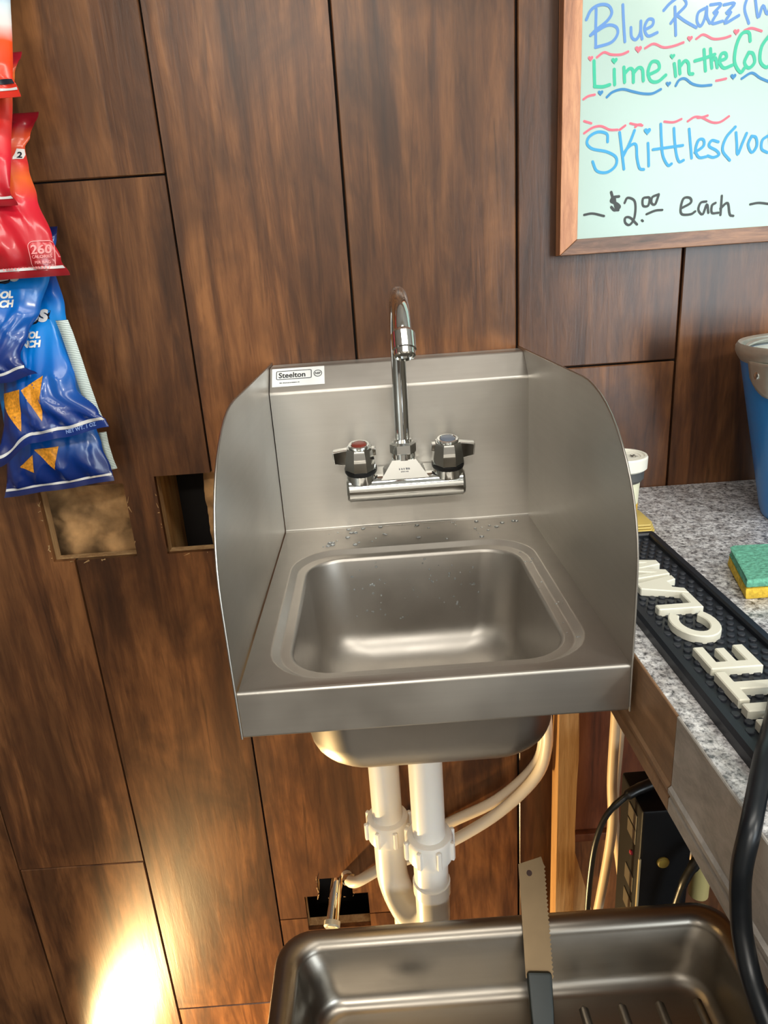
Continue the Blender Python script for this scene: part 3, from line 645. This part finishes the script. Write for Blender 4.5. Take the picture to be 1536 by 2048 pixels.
CX, CY = .3875, -.140
tb = thing('tub', (CX, CY, ZC+.012), 'small cream tub with a ridged white lid behind the sink splash', 'tub')
M_cream = simple('cream_label', (232, 230, 200), .5); M_yel = simple('yellow_band', (222, 176, 62), .5); M_lid = simple('white_lid', (236, 234, 222), .45)
part('body', lathe([(.0195, ZC+.0120), (.0205, ZC+.0125), (.0228, ZC+.060)], (CX, CY, 0), 36), M_cream, tb)
part('yellow_band', lathe([(.0208, ZC+.0135), (.0218, ZC+.032)], (CX, CY, 0), 36, caps=False), M_yel, tb, label='yellow band round the foot')
part('grey_band', lathe([(.0235, ZC+.057), (.0262, ZC+.0605), (.0265, ZC+.071)], (CX, CY, 0), 36, caps=False), simple('dark_grey_band', (78, 80, 80), .5), tb, label='dark grey band under the lid')
part('lid', lathe([(.0268, ZC+.070), (.0292, ZC+.072), (.0296, ZC+.084), (.0286, ZC+.086), (.0262, ZC+.086), (.0255, ZC+.0845), (.022, ZC+.0848), (.0215, ZC+.0838), (.017, ZC+.0842), (.0165, ZC+.0834), (.002, ZC+.0838)], (CX, CY, 0), 40), M_lid, tb, smooth=25)
g = text_geo('K', .012, .0002, 'CENTER'); part('lid_mark', ([(CX+.014+p[0]*1.0, CY-.008+p[1], ZC+.0850) for p in g[0]], g[1]), M_ink, tb, smooth=0)
pd = thing('paper_pad', (.395, -.14, ZC), 'small stack of yellow pads under the cream tub', 'pad')
for i in range(4):
    part('sheet', bev_prism([(.368+.0006*i, -.166), (.416, -.170+.001*i), (.4245-.0012*i, -.158), (.4245-.001*i, -.118), (.368, -.114)], 'Z', ZC+.003*i, ZC+.003*i+.0026, .0009, 1, 20), simple('yellow_sheet_%s' % 'abcd'[i], (222-6*i, 196-5*i, 104), .6), pd)

hosep = [(.372, -.49, ZC+.0072), (.356, -.515, ZC+.0075), (.3395, -.5375, ZC+.0180), (.328, -.553, ZC+.0178), (.314, -.573, ZC+.0115), (.3020, -.590, ZC+.0035), (.2965, -.596, -.010), (.2962, -.599, -.030), (.2962, -.606, -.050), (.2962, -.624, -.068), (.297, -.66, -.080), (.300, -.74, -.090), (.30, -.86, -.095)]
hosep[0] = (.376, -.485, ZC+.0185); hosep[1] = (.3580, -.512, ZC+.0188)
cord('black_hose', hosep, .0055, simple('black_hose', (14, 20, 26), .35), 'thick black hose crossing the bar mat and dropping over the counter edge', cat='hose')

# ------------------------------------------------------------------ steel tray
TX, TY, HX, HY, TZ = .219, -.546, .241, .234, -.36
ty = thing('steel_tray', (TX, TY, FL), 'worn steel underbar drain tray with a rolled rim below the trap', 'tray')
def tl(i, z, r): return rrect(TX, TY, HX-i, HY-i, max(r-i*.5, .008), z, 8)
L_ = [tl(.004, -.405, .036), tl(0, -.402, .036), tl(0, -.374, .036)]
for k in range(1, 9): a = math.pi/2*k/8; L_.append(tl(.013*(1-math.cos(a)), -.374+.014*math.sin(a), .036))
for k in range(1, 7): a = math.pi/2*k/6; L_.append(tl(.013+.014*math.sin(a), -.360-.012*(1-math.cos(a)), .036))
L_ += [tl(.0305, -.379, .04), tl(.0335, -.392, .044), tl(.036, -.408, .046)]
for k in range(1, 8): a = math.pi/2*k/7; L_.append(tl(.036+.016*(1-math.cos(a)), -.414-.016*math.sin(a), .05))
L_.append(tl(.10, -.4305, .03))
o = part('basin', loft(L_, cap1=True), M_tray, ty, smooth=40); thicken(o, .0012); weighted(o)
def ridge(x):
    pr = [(-.0052, 0), (-.0036, .0022), (-.0015, .0034), (.0015, .0034), (.0036, .0022), (.0052, 0)]; y0, y1 = -.720, -.374; n = len(pr)
    V = [(x, y1+.004, -.4303)]+[(x+p[0], y1, -.4305+p[1]) for p in pr]+[(x+p[0], y0, -.4305+p[1]) for p in pr]+[(x, y0-.004, -.4303)]
    F = [(0, i+1, i+2) for i in range(n-1)]+[(1+i, 1+n+i, 2+n+i, 2+i) for i in range(n-1)]+[(2*n+1, n+2+i, n+1+i) for i in range(n-1)]; return V, F
for i in range(4): part('ridge', ridge(.292+.039*i), M_tray, ty, smooth=60)
part('drain_strainer', join(lathe([(.024, -.4303), (.024, -.4285), (.020, -.4275), (.0185, -.429)], (.118, -.418, 0), 28), lathe([(.006, -.429), (.006, -.418), (.004, -.416)], (.118, -.418, 0), 14)), M_cordblack, ty, label='dark drain strainer')
for sx in (-1, 1):
    for sy in (-1, 1):
        x, y = TX+sx*(HX-.035), TY+sy*(HY-.035); lg = part('leg', lathe([(.018, FL+.03), (.018, -.426)], (x, y, 0), 20), M_tray, ty)
        part('foot', lathe([(.012, FL), (.020, FL+.004), (.020, FL+.024), (.017, FL+.03)], (x, y, 0), 20), M_blackrub, lg, org=ORG[lg.name])

# saw standing in the tray, blade up, leaning on the back rim
A = Vector((.2435, -.402, -.4225)); Bv = Vector((.2560, -.289, -.3125)); dl = (Bv-A); Ls = dl.length; dz_ = dl.normalized(); dx_ = Vector((1, 0, 0)); dx_ = (dx_-dz_*dx_.dot(dz_)).normalized(); dy_ = dz_.cross(dx_)
SM = Matrix((dx_.to_4d(), dy_.to_4d(), dz_.to_4d(), (0, 0, 0, 1))).transposed(); SM = Matrix.Translation(A) @ Matrix([[dx_.x, dy_.x, dz_.x, 0], [dx_.y, dy_.y, dz_.y, 0], [dx_.z, dy_.z, dz_.z, 0], [0, 0, 0, 1]])
sw = thing('hand_saw', tuple(A), 'small hand saw with a tan blade and dark handle leaning in the tray', 'saw')
z0 = Ls*.30; pts = [(-.0135, z0), (.0135, z0)]
nt_ = 26
for i in range(nt_):
    za = z0+(Ls-.008-z0)*i/nt_; zb = z0+(Ls-.008-z0)*(i+.5)/nt_; pts += [(.0135, za), (.0152, zb)]
pts += [(.0135, Ls-.007), (.0115, Ls), (-.0135, Ls-.0075)]
M_blade = simple('tan_blade', (120, 100, 72), .4, .6, noise=.08, scale=30)
hole = [(-.0025+.0030*math.cos(a), Ls-.016+.0030*math.sin(a)) for a in [2*math.pi*i/16 for i in range(16)]]
part('blade', xf(prism(pts, 'Y', -.0006, .0006), SM), M_blade, sw, smooth=0)
part('hanging_hole', xf(prism(hole, 'Y', -.0008, .0008), SM), simple('dark_hole', (52, 26, 14), .7), sw, smooth=0, label='dark round hole at the blade tip')
part('handle', xf(bev_prism([(-.0105, 0), (.0105, 0), (.0118, z0*.5), (.0125, z0+.006), (-.0125, z0+.006), (-.0118, z0*.5)], 'Y', -.0065, .0065, .003), SM), simple('dark_green_handle', (34, 42, 40), .45), sw, label='dark handle')

# ------------------------------------------------------------------ whiteboard
wb = thing('whiteboard', (.75, -.01, .301), 'white marker board in a stained wood frame with handwritten drink names', 'whiteboard')
bx0_, bx1_, bz0, bz1, fw, fd = .3495, 1.16, .3012, .96, .0205, .020
M_board = simple('marker_board', (174, 201, 192), .22, 0, .5)
part('panel', box(bx0_+.010, bx1_-.010, -.0120, -.002, bz0+.010, bz1-.010), M_board, wb, smooth=0)
def mitre(a, b_, c, d): return bev_prism([a, b_, c, d], 'Y', -fd, -.0008, .0012, 2, 20)
ix0, ix1, iz0, iz1 = bx0_+fw, bx1_-fw, bz0+fw*.84, bz1-fw
part('frame_rail', mitre((bx0_, bz0), (ix0, iz0), (ix0, iz1), (bx0_, bz1)), M_frame, wb, label='upright left frame rail')
part('frame_rail', mitre((bx0_, bz0), (bx1_, bz0), (ix1, iz0), (ix0, iz0)), M_frame_h, wb, label='bottom frame rail')
part('frame_rail', mitre((bx1_, bz0), (bx1_, bz1), (ix1, iz1), (ix1, iz0)), M_frame, wb)
part('frame_rail', mitre((bx0_, bz1), (ix0, iz1), (ix1, iz1), (bx1_, bz1)), M_frame_h, wb)
STROKES = {
 'blue_soft': [[(3864,5456),(3865,5282),(3871,5112)],[(3761,5366),(3811,5452),(3900,5492),(3992,5480),(4032,5414),(3982,5340),(3863,5263),(3811,5220)],[(3833,5232),(3984,5301),(4083,5282),(4102,5216),(4036,5142),(3868,5105)],[(4147,5478),(4163,5317),(4185,5140)],[(4244,5267),(4256,5181),(4304,5152),(4347,5215),(4348,5319)],[(4348,5319),(4353,5228),(4370,5155)],[(4399,5238),(4473,5273),(4478,5324),(4424,5327),(4390,5252),(4433,5178),(4531,5204)],[(4706,5427),(4719,5298),(4733,5167)],[(4587,5402),(4658,5468),(4760,5513),(4826,5445),(4741,5361),(4671,5281)],[(4727,5355),(4823,5292),(4950,5226)],[(5028,5396),(4962,5361),(4953,5284),(4995,5236),(5035,5305),(5049,5407)],[(5050,5394),(5057,5317),(5093,5257)],[(5086,5424),(5200,5424),(5123,5345),(5168,5356),(5116,5255),(5230,5268)],[(5231,5416),(5344,5422),(5261,5337),(5313,5347),(5254,5247),(5401,5310)],[(5488,5497),(5456,5371),(5516,5232)],[(5561,5455),(5611,5279),(5652,5386),(5707,5305),(5738,5432)]],
 'pink': [[(3887,5012),(3963,5054),(4041,5029),(4149,5023),(4225,5045)],[(4409,5067),(4499,5102),(4609,5062),(4717,5069),(4822,5096)],[(4959,5121),(5033,5156),(5144,5110),(5252,5110),(5328,5126)],[(5477,5169),(5552,5185),(5663,5152)],[(3752,4621),(3806,4648),(3876,4658)],[(5212,4712),(5266,4718),(5320,4726)],[(3766,4406),(3806,4393),(3846,4380)],[(3769,4286),(3863,4336),(3958,4345),(4055,4304),(4143,4298)],[(4167,4297),(4198,4316),(4228,4335)],[(4283,4353),(4340,4338),(4420,4324)],[(4341,4314),(4372,4334),(4403,4335)],[(4665,4347),(4769,4335),(4855,4361)],[(4928,4335),(5004,4373),(5085,4361),(5151,4329),(5217,4304),(5297,4306),(5387,4356)],[(5037,4361),(5100,4367),(5147,4378)]],
 'teal': [[(3857,4980),(3864,4859),(3873,4737)],[(3869,4737),(3959,4729),(4037,4744)],[(4081,4887),(4085,4819),(4092,4742)],[(4186,4901),(4194,4826),(4200,4758)],[(4196,4840),(4248,4884),(4288,4861),(4297,4753)],[(4290,4834),(4342,4885),(4389,4869),(4406,4760)],[(4455,4811),(4568,4858),(4556,4926),(4486,4930),(4453,4838),(4489,4755),(4568,4743),(4650,4799)],[(4736,4902),(4748,4847),(4760,4783)],[(4789,4925),(4797,4858),(4806,4804)],[(4801,4871),(4851,4922),(4892,4893),(4907,4804),(4947,4793)],[(5052,5016),(5069,4909),(5085,4814)],[(4960,4915),(5067,4936),(5173,4963)],[(5122,5019),(5138,4918),(5153,4837)],[(5147,4904),(5184,4929),(5212,4840)],[(5233,4899),(5301,4922),(5289,4969),(5243,4959),(5235,4886),(5287,4829),(5378,4851)],[(5549,5067),(5525,5147),(5449,5138),(5400,5023),(5399,4876),(5471,4778),(5514,4816)],[(5545,4961),(5508,4870),(5561,4813),(5618,4863),(5593,4945),(5545,4961)],[(5753,5108),(5680,5006),(5679,4873),(5749,4809),(5808,4839)]],
 'blue_deep': [[(4010,4626),(4071,4671),(4180,4692),(4291,4664),(4402,4637),(4512,4631),(4604,4666)],[(4767,4691),(4802,4743),(4864,4753),(4946,4700),(5043,4674),(5160,4674)],[(5493,4716),(5598,4764),(5697,4710),(5804,4666)]],
 'cyan': [[(4036,4184),(4025,4263),(3928,4290),(3834,4253),(3804,4184),(3870,4123),(4032,4084),(4139,4020),(4135,3933),(4040,3874),(3926,3895),(3874,3993)],[(4168,4269),(4200,4088),(4234,3895)],[(4335,4280),(4285,4155),(4212,4016)],[(4210,4045),(4287,4126),(4358,4136),(4377,4005),(4412,3894),(4461,3877)],[(4494,4142),(4506,4026),(4516,3910)],[(4626,4325),(4646,4147),(4672,4002),(4735,3903),(4775,3916)],[(4777,4274),(4796,4138),(4825,4007),(4862,3932),(4910,3944)],[(4555,4074),(4723,4085),(4890,4096)],[(4950,4256),(4974,4113),(5001,3960)],[(5034,4016),(5125,4075),(5120,4139),(5064,4136),(5040,4037),(5086,3962),(5167,3964)],[(5291,4107),(5217,4126),(5190,4071),(5275,4022),(5311,3977),(5249,3952),(5182,3973)],[(5470,4246),(5376,4145),(5348,4018),(5439,3911)],[(5484,4188),(5503,4080),(5523,3964),(5567,4076),(5605,4174)],[(5665,4142),(5634,4058),(5683,3976),(5733,4037),(5715,4124),(5665,4142)],[(5843,4131),(5791,4091),(5793,4005),(5862,3964)],[(5860,4229),(5870,4101),(5895,3962)]],
 'black': [[(3794,3443),(3892,3451),(4025,3416)],[(4098,3664),(4135,3564),(4188,3470)],[(4190,3613),(4125,3607),(4102,3566),(4168,3539),(4203,3500),(4147,3470),(4107,3506)],[(4141,3594),(4153,3518),(4171,3471)],[(4259,3541),(4289,3592),(4364,3565),(4388,3488),(4378,3367),(4328,3302),(4277,3328),(4275,3381),(4333,3378),(4415,3301)],[(4470,3342),(4476,3337),(4481,3333)],[(4527,3584),(4470,3573),(4475,3498),(4533,3494),(4548,3568),(4527,3584)],[(4649,3607),(4577,3581),(4572,3521),(4614,3504),(4649,3599)],[(4521,3404),(4619,3436),(4701,3438)],[(4915,3439),(5027,3493),(5014,3546),(4940,3543),(4915,3439),(4937,3377),(5036,3371),(5087,3398)],[(5208,3496),(5143,3485),(5124,3411),(5178,3362),(5218,3466),(5243,3373)],[(5317,3474),(5278,3447),(5285,3370),(5360,3366)],[(5384,3545),(5386,3440),(5387,3341)],[(5380,3410),(5458,3465),(5495,3342),(5538,3321)],[(5725,3433),(5823,3442),(5950,3422)]],
}
HEARTS = {
 'pink': [(3818,5006,59),(4335,5062,77),(4889,5129,62),(5389,5161,66)],
 'teal': [(4079,4970,70),(4711,4973,59)],
 'blue_deep': [(3938,4672,62),(4684,4713,59),(5397,4742,66)],
 'cyan': [(4479,4264,81)],
}

INK = {'blue_soft': ((84, 140, 208), .0030), 'pink': ((238, 100, 122), .0024), 'teal': ((16, 188, 150), .0034), 'blue_deep': ((8, 126, 188), .0026), 'cyan': ((36, 160, 216), .0030), 'black': ((34, 42, 40), .0026)}
def heart(x, z, s, y):
    P = []
    for i in range(22):
        a = 2*math.pi*i/22; P.append((x+s*.031*16*math.sin(a)**3, y, z+s*.031*(13*math.cos(a)-5*math.cos(2*a)-2*math.cos(3*a)-math.cos(4*a))))
    return P, [tuple(range(22))]
for i, (k, strokes) in enumerate(STROKES.items()):
    rgb, w = INK[k]; y = -.01220-.00004*i
    mk = simple('marker_%s' % k, rgb, .45)
    for a, b_, s in HEARTS.get(k, []): part('heart', heart(a/1e4, b_/1e4, s/1e4, y-.00030), mk, wb, smooth=0)
    if k in ('pink', 'blue_deep'):
        for s in strokes: part('wavy_line', ribbon([(a/1e4, b_/1e4) for a, b_ in s], w, y-.0001), mk, wb, smooth=0)
        continue
    gs = [ribbon([(a/1e4, b_/1e4) for a, b_ in s], w*(1.0 if not (k == 'black' and j in (1, 2, 3)) else 1.15), y-.00011*(j % 2)) for j, s in enumerate(strokes)]
    part('handwriting', join(*gs), mk, wb, smooth=0, label='%s marker writing' % {'blue_soft': 'soft blue', 'pink': 'pink wavy', 'teal': 'green', 'blue_deep': 'deep blue wavy line', 'cyan': 'bright blue', 'black': 'black price'}[k])

# ------------------------------------------------------------------ hanging chip bags
def foil(name, stops):
    m, nt, b = newmat(name); tc = nt.nodes.new('ShaderNodeTexCoord'); sx = nt.nodes.new('ShaderNodeSeparateXYZ'); nt.links.new(tc.outputs['Generated'], sx.inputs[0])
    n = noise(nt, tc.outputs['Generated'], 3.0, 2); f = math_(nt, 'ADD', sx.outputs[2], math_(nt, 'MULTIPLY', math_(nt, 'SUBTRACT', n, .5), .10))
    r = ramp(nt, [(p, lin(c)) for p, c in stops], f); nt.links.new(r.outputs[0], b.inputs['Base Color'])
    b.inputs['Roughness'].default_value = .30; b.inputs['Coat Weight'].default_value = .35; b.inputs['Coat Roughness'].default_value = .12; return m
RED = foil('red_foil', [(0, (120, 8, 20)), (.06, (150, 10, 25)), (.2, (196, 16, 36)), (.45, (222, 36, 56)), (.58, (232, 104, 40)), (.70, (216, 44, 48)), (.82, (226, 88, 40)), (.92, (150, 22, 36)), (1, (116, 18, 28))])
RED2 = foil('red_orange_foil', [(0, (130, 10, 22)), (.08, (176, 14, 34)), (.3, (222, 26, 50)), (.62, (228, 60, 46)), (.85, (240, 120, 50)), (.93, (196, 36, 52)), (1, (170, 30, 48))])
BLUE = foil('blue_foil', [(0, (8, 24, 74)), (.07, (4, 28, 92)), (.28, (0, 50, 130)), (.50, (0, 104, 196)), (.72, (4, 140, 230)), (.86, (4, 92, 182)), (.95, (16, 40, 104)), (1, (14, 26, 70))])
MIXED = foil('orange_white_foil', [(0, (190, 40, 30)), (.12, (222, 48, 28)), (.40, (240, 84, 30)), (.50, (236, 226, 222)), (.62, (214, 232, 240)), (.74, (40, 136, 206)), (1, (30, 110, 190))])
M_chipp = simple('printed_chip_orange', (226, 148, 40), .4, noise=.38, scale=330)
M_hem = simple('pale_seal_line', (214, 214, 212), .35); M_prw = simple('white_print', (232, 230, 226), .4); M_prp = simple('pink_print', (240, 150, 150), .4); M_prb = simple('dark_print', (24, 26, 40), .4)
M_prl = simple('lilac_print', (124, 150, 206), .4)
m, nt, b = newmat('nutrition_panel'); wv = nt.nodes.new('ShaderNodeTexWave'); wv.wave_type = 'BANDS'; wv.bands_direction = 'Z'; wv.inputs['Scale'].default_value = 160; wv.inputs['Distortion'].default_value = 1.2
nt.links.new(coords(nt), wv.inputs['Vector']); r_ = ramp(nt, [(.10, (.10, .14, .14)), (.28, (.66, .76, .72))], wv.outputs[1]); nt.links.new(r_.outputs[0], b.inputs['Base Color']); b.inputs['Roughness'].default_value = .4; M_nutr = m

def interp(L_, t):
    for (a, x), (b_, y) in zip(L_, L_[1:]):
        if t <= b_: k = (t-a)/(b_-a) if b_ > a else 0; k = k*k*(3-2*k); return x+(y-x)*k
    return L_[-1][1]
class Bag:
    def __init__(s, zt, zb, prof, yt, yb, T, sag=((-1, 0), (1, 0)), seed=0, w=.138):
        s.zt, s.zb, s.p, s.yt, s.yb, s.T, s.sag = zt, zb, prof, yt, yb, T, sag
        s.xm = max(p[1] for p in prof); s.w = w; random.seed(seed); s.ph = [random.uniform(0, 6.28) for _ in range(10)]
    def edges(s, v):
        r = interp(s.p, v); l = s.xm-s.w+.010*math.sin(math.pi*min(1, max(0, v)))**.7+.25*(s.xm-r)*.5; return l, r
    def bot(s, u): return s.zb+interp(s.sag, u)
    def base(s, u, v):
        l, r = s.edges(v); x = (l+r)/2+(r-l)/2*u; zb = s.bot(u); return x, zb+(s.zt-zb)*v, s.yt+(s.yb-s.yt)*(1-v)
    def bulge(s, u, v):
        e = max(0.0, min(1.0, (v-.055)/.30)); e2 = max(0.0, min(1.0, (.945-v)/.30)); h = math.sin(e*math.pi/2)**.8*math.sin(e2*math.pi/2)**.8
        return max(0.0, 1-abs(u)**2.4)**.75*h
    def wrink(s, u, v):
        p = s.ph; near = math.exp(-max(0, v-.06)/.13)+math.exp(-max(0, .94-v)/.13); m_ = max(0.0, 1-abs(u)**6)
        inside = 1.0 if .05 < v < .95 else .25
        r_ = .0024*near*math.sin(u*13+p[0]+2*math.sin(v*9+p[1]))*inside
        r_ += .0016*math.sin(9*u+12*v+p[2]+1.6*math.sin(7*v+p[3]))*math.sin(5*v-4*u+p[4])*m_*inside
        f = abs(math.sin(4.3*u-6.0*v+p[5]+1.2*math.sin(5*u+p[6]))); r_ += .0026*(1-f)**5*m_*inside
        f = abs(math.sin(7*v+3.2*u+p[7]+.9*math.sin(6*v+p[8]))); return r_+.0024*(1-f)**6*m_*inside
    def S(s, u, v, off=0.0):
        x, z, y = s.base(u, v); t = s.T*s.bulge(u, v); return (x, y-t-s.wrink(u, v)-off, z)
    def Bk(s, u, v):
        x, z, y = s.base(u, v); return (x, y+.15*s.T*s.bulge(u, v)+.0006-(s.wrink(u, v) if abs(u) > .99 else s.wrink(u, v)*.7), z)
    def inv(s, x, z):
        u, v = 0.0, .5
        for _ in range(8):
            zb = s.bot(max(-1, min(1, u))); v = (z-zb)/(s.zt-zb); l, r = s.edges(v); u = (x-(l+r)/2)/((r-l)/2)
        return u, v
    def at(s, x, z, off): u, v = s.inv(x, z); return s.S(max(-.999, min(.999, u)), max(0, min(1, v)), off)
    def mesh(s, nu=44, nv=64):
        V = []; F = []
        for k in (0, 1):
            for j in range(nv+1):
                for i in range(nu+1):
                    u = -1+2*i/nu; v = j/nv
                    if j in (0, nv): v += 0; 
                    V.append((s.S if k == 0 else s.Bk)(u, v))
        n = (nu+1)*(nv+1); idx = lambda k, i, j: k*n+j*(nu+1)+i
        for j in range(nv):
            for i in range(nu):
                F.append((idx(0, i, j), idx(0, i+1, j), idx(0, i+1, j+1), idx(0, i, j+1))); F.append((idx(1, i, j), idx(1, i, j+1), idx(1, i+1, j+1), idx(1, i+1, j)))
            for i in (0, nu): F.append((idx(0, i, j), idx(1, i, j), idx(1, i, j+1), idx(0, i, j+1)))
        for i in range(nu):
            for j in (0, nv): F.append((idx(0, i, j), idx(1, i, j), idx(1, i+1, j), idx(0, i+1, j)))
        return V, F
    def tri(s, a, b_, c, off=.0007, n=9):
        V = []; F = []; ix = {}
        for i in range(n+1):
            for j in range(n+1-i):
                k = n-i-j; ix[i, j] = len(V); x = (a[0]*i+b_[0]*j+c[0]*k)/n; z = (a[1]*i+b_[1]*j+c[1]*k)/n; V.append(s.at(x, z, off))
        for i in range(n):
            for j in range(n-i):
                F.append((ix[i, j], ix[i+1, j], ix[i, j+1]))
                if j < n-i-1: F.append((ix[i+1, j], ix[i+1, j+1], ix[i, j+1]))
        return V, F
    def text(s, str_, size, x, z, bold=0, align='LEFT', shear=0, off=.0009, rot=0, sp_=1):
        g = text_geo(str_, size, bold, align, shear, space=sp_); bm = bmesh.new(); vs = [bm.verts.new(v) for v in g[0]]
        for f in g[1]: bm.faces.new([vs[i] for i in f])
        bmesh.ops.triangulate(bm, faces=bm.faces); g = frombm(bm); c, n_ = math.cos(rot), math.sin(rot)
        return [s.at(x+p[0]*c-p[1]*n_, z+p[0]*n_+p[1]*c, off) for p in g[0]], g[1]
    def strip(s, v0_, v1_, u0=-.99, u1=.99, off=.0007, n=44):
        V = []
        for i in range(n+1): u = u0+(u1-u0)*i/n; V += [s.S(u, v0_, off), s.S(u, v1_, off)]
        return V, [(2*i, 2*i+2, 2*i+3, 2*i+1) for i in range(n)]
def side_panel(pts, y, w=.012):
    V = []; F = []
    for x, z in pts:
        for i in range(5): t_ = i/4; V.append((x-w+w*t_, y-.004*math.sin(math.pi*t_), z))
    n = len(pts)
    for j in range(n-1):
        for i in range(4): a = j*5+i; F.append((a, a+1, a+6, a+5))
    return V, F
G_ = 'chip bags hanging in an overlapping column'
def make_bag(bag, mat_, label):
    x, z, y = bag.base(0, 0); t = thing('chip_bag', (x, y, bag.zb), label, 'bag', G_); part('pouch', bag.mesh(), mat_, t, smooth=75)
    part('seal_line', bag.strip(.045, .062), M_hem, t, smooth=60, label='pale line along the bottom seal'); return t
YT, YB = -.020, -.085
bA = Bag(.63, .482, [(0, -.205), (.05, -.207), (.13, -.212), (.4, -.212), (.65, -.213), (.95, -.205), (1, -.203)], YT, YB, .017, ((-1, -.006), (1, .002)), 1)
tA = make_bag(bA, MIXED, 'topmost chip bag, white and blue above an orange red foot')
part('printed_border', bA.strip(.085, .115), M_prb, tA, smooth=60, label='navy line above the bottom seal')
bC = Bag(.54, .387, [(0, -.231), (.09, -.238), (.36, -.236), (.69, -.233), (.85, -.229), (1, -.221)], YT, YB, .017, ((-1, -.001), (1, 0)), 2)
tC = make_bag(bC, RED2, 'bright red chip bag with an orange upper part, second from the top')
bD = Bag(.484, .316, [(0, -.192), (.1, -.201), (.23, -.209), (.48, -.223), (.66, -.230), (.79, -.233), (.85, -.227), (1, -.216)], YT, YB, .017, ((-1, 0), (1, 0)), 3)
tD = make_bag(bD, RED, 'deep red chip bag printed with the number 260, third from the top')
bE = Bag(.37, .216, [(0, -.250), (.05, -.264), (.12, -.269), (.28, -.258), (.43, -.244), (.67, -.232), (.77, -.228), (.95, -.222), (1, -.221)], YT, YB, .017, ((-1, -.014), (.3, -.008), (1, 0)), 4)
tE = make_bag(bE, BLUE, 'blue chip bag directly below the red one, folded in at its lower right edge')
bF = Bag(.33, .146, [(0, -.183), (.04, -.186), (.085, -.194), (.25, -.219), (.52, -.224), (.73, -.228), (1, -.240)], -.008, YB, .017, ((-1, -.034), (-.3, -.008), (.2, -.004), (1, .005)), 5)
tF = make_bag(bF, BLUE, 'wide blue chip bag with two chips printed on its front, second from the bottom')
bG = Bag(.23, .0735, [(0, -.203), (.1, -.206), (.28, -.213), (.44, -.218), (.8, -.226), (1, -.228)], -.016, -.050, .017, ((-1, -.008), (-.1, -.003), (1, .004)), 6)
tG = make_bag(bG, BLUE, 'lowest chip bag, dark blue, hanging above the square hole in the wall')
# prints
def rb(b_, cx_, cz_, hx, hz, t_, r=.004):
    a = rrect(cx_, cz_, hx, hz, r, 0, 5); c = rrect(cx_, cz_, hx-t_, hz-t_, r*.8, 0, 5); V, F = loft([a, c]); return [b_.at(p[0], p[1], .0009) for p in V], F
part('calorie_badge', join(rb(bD, -.2185, .338, .0122, .0145, .0009, .006), bD.text('260', .0125, -.2185, .3395, .0003, 'CENTER'), bD.text('CALORIES', .0042, -.2185, .3350, .0001, 'CENTER'), bD.text('PER BAG', .0038, -.2185, .3295, .0001, 'CENTER')), M_prp, tD, smooth=0, label='pink calorie badge')
PD = print_row(18, .058, .0026, 7)
part('small_print', ([bD.at(-.262+p[0], .3245+p[1], .0009) for p in PD[0]], PD[1]), M_prp, tD, smooth=0)
part('printed_chip', bD.tri((-.2585, .378), (-.292, .384), (-.268, .346)), M_chipp, tD, smooth=60); part('printed_chip', bD.tri((-.263, .355), (-.300, .368), (-.296, .335)), M_chipp, tD, smooth=60)
part('white_label', join(bD.tri((-.2395, .447), (-.2300, .4465), (-.2335, .4365)), bD.tri((-.2395, .447), (-.2335, .4365), (-.2420, .4355))), M_prw, tD, smooth=60, label='small white label')
part('label_mark', bD.text('2', .0085, -.2385, .4375, .0003, off=.0013), M_prb, tD, smooth=0)
for b_, t_, x, z in ((bE, tE, -.268, .2975), (bF, tF, -.2515, .2525)):
    part('flavor_text', join(b_.text('COOL', .0098, x, z, .00055, 'RIGHT', .18), b_.text('RANCH', .0098, x, z-.0095, .00055, 'RIGHT', .18)), M_prw, t_, smooth=0)
    part('brand_text', b_.text('Doritos', .026, x+.009, z+.0175, .0009, 'RIGHT', .12), M_prw, t_, smooth=0)
    part('text_shadow', b_.text('Doritos', .026, x+.0102, z+.0163, .0016, 'RIGHT', .12, .0006), M_prb, t_, smooth=0, label='dark outline behind the white lettering')
for pts in (((-.250, .212), (-.2755, .198), (-.2575, .162)), ((-.277, .199), (-.311, .192), (-.2835, .152))): part('printed_chip', bF.tri(*pts), M_chipp, tF, smooth=60)
part('weight_text', bF.text('NET WT. 1 OZ', .0056, -.2335, .146, .0002, rot=.2), M_prl, tF, smooth=0)
for pts in (((-.258, .1265), (-.2885, .124), (-.268, .0975)), ((-.291, .118), (-.311, .1035), (-.294, .096))): part('printed_chip', bG.tri(*pts), M_chipp, tG, smooth=60)
part('nutrition_panel', side_panel([(-.2155, .270), (-.2125, .255), (-.2085, .225), (-.2050, .195), (-.2010, .168), (-.1985, .158)], -.058, .014), M_nutr, tF, smooth=60, label='pale printed back panel showing at the side')
part('nutrition_panel', side_panel([(-.2085, .135), (-.2085, .120), (-.2065, .100), (-.2040, .088)], -.030, .010), M_nutr, tG, smooth=60, label='pale printed back panel showing at the side')
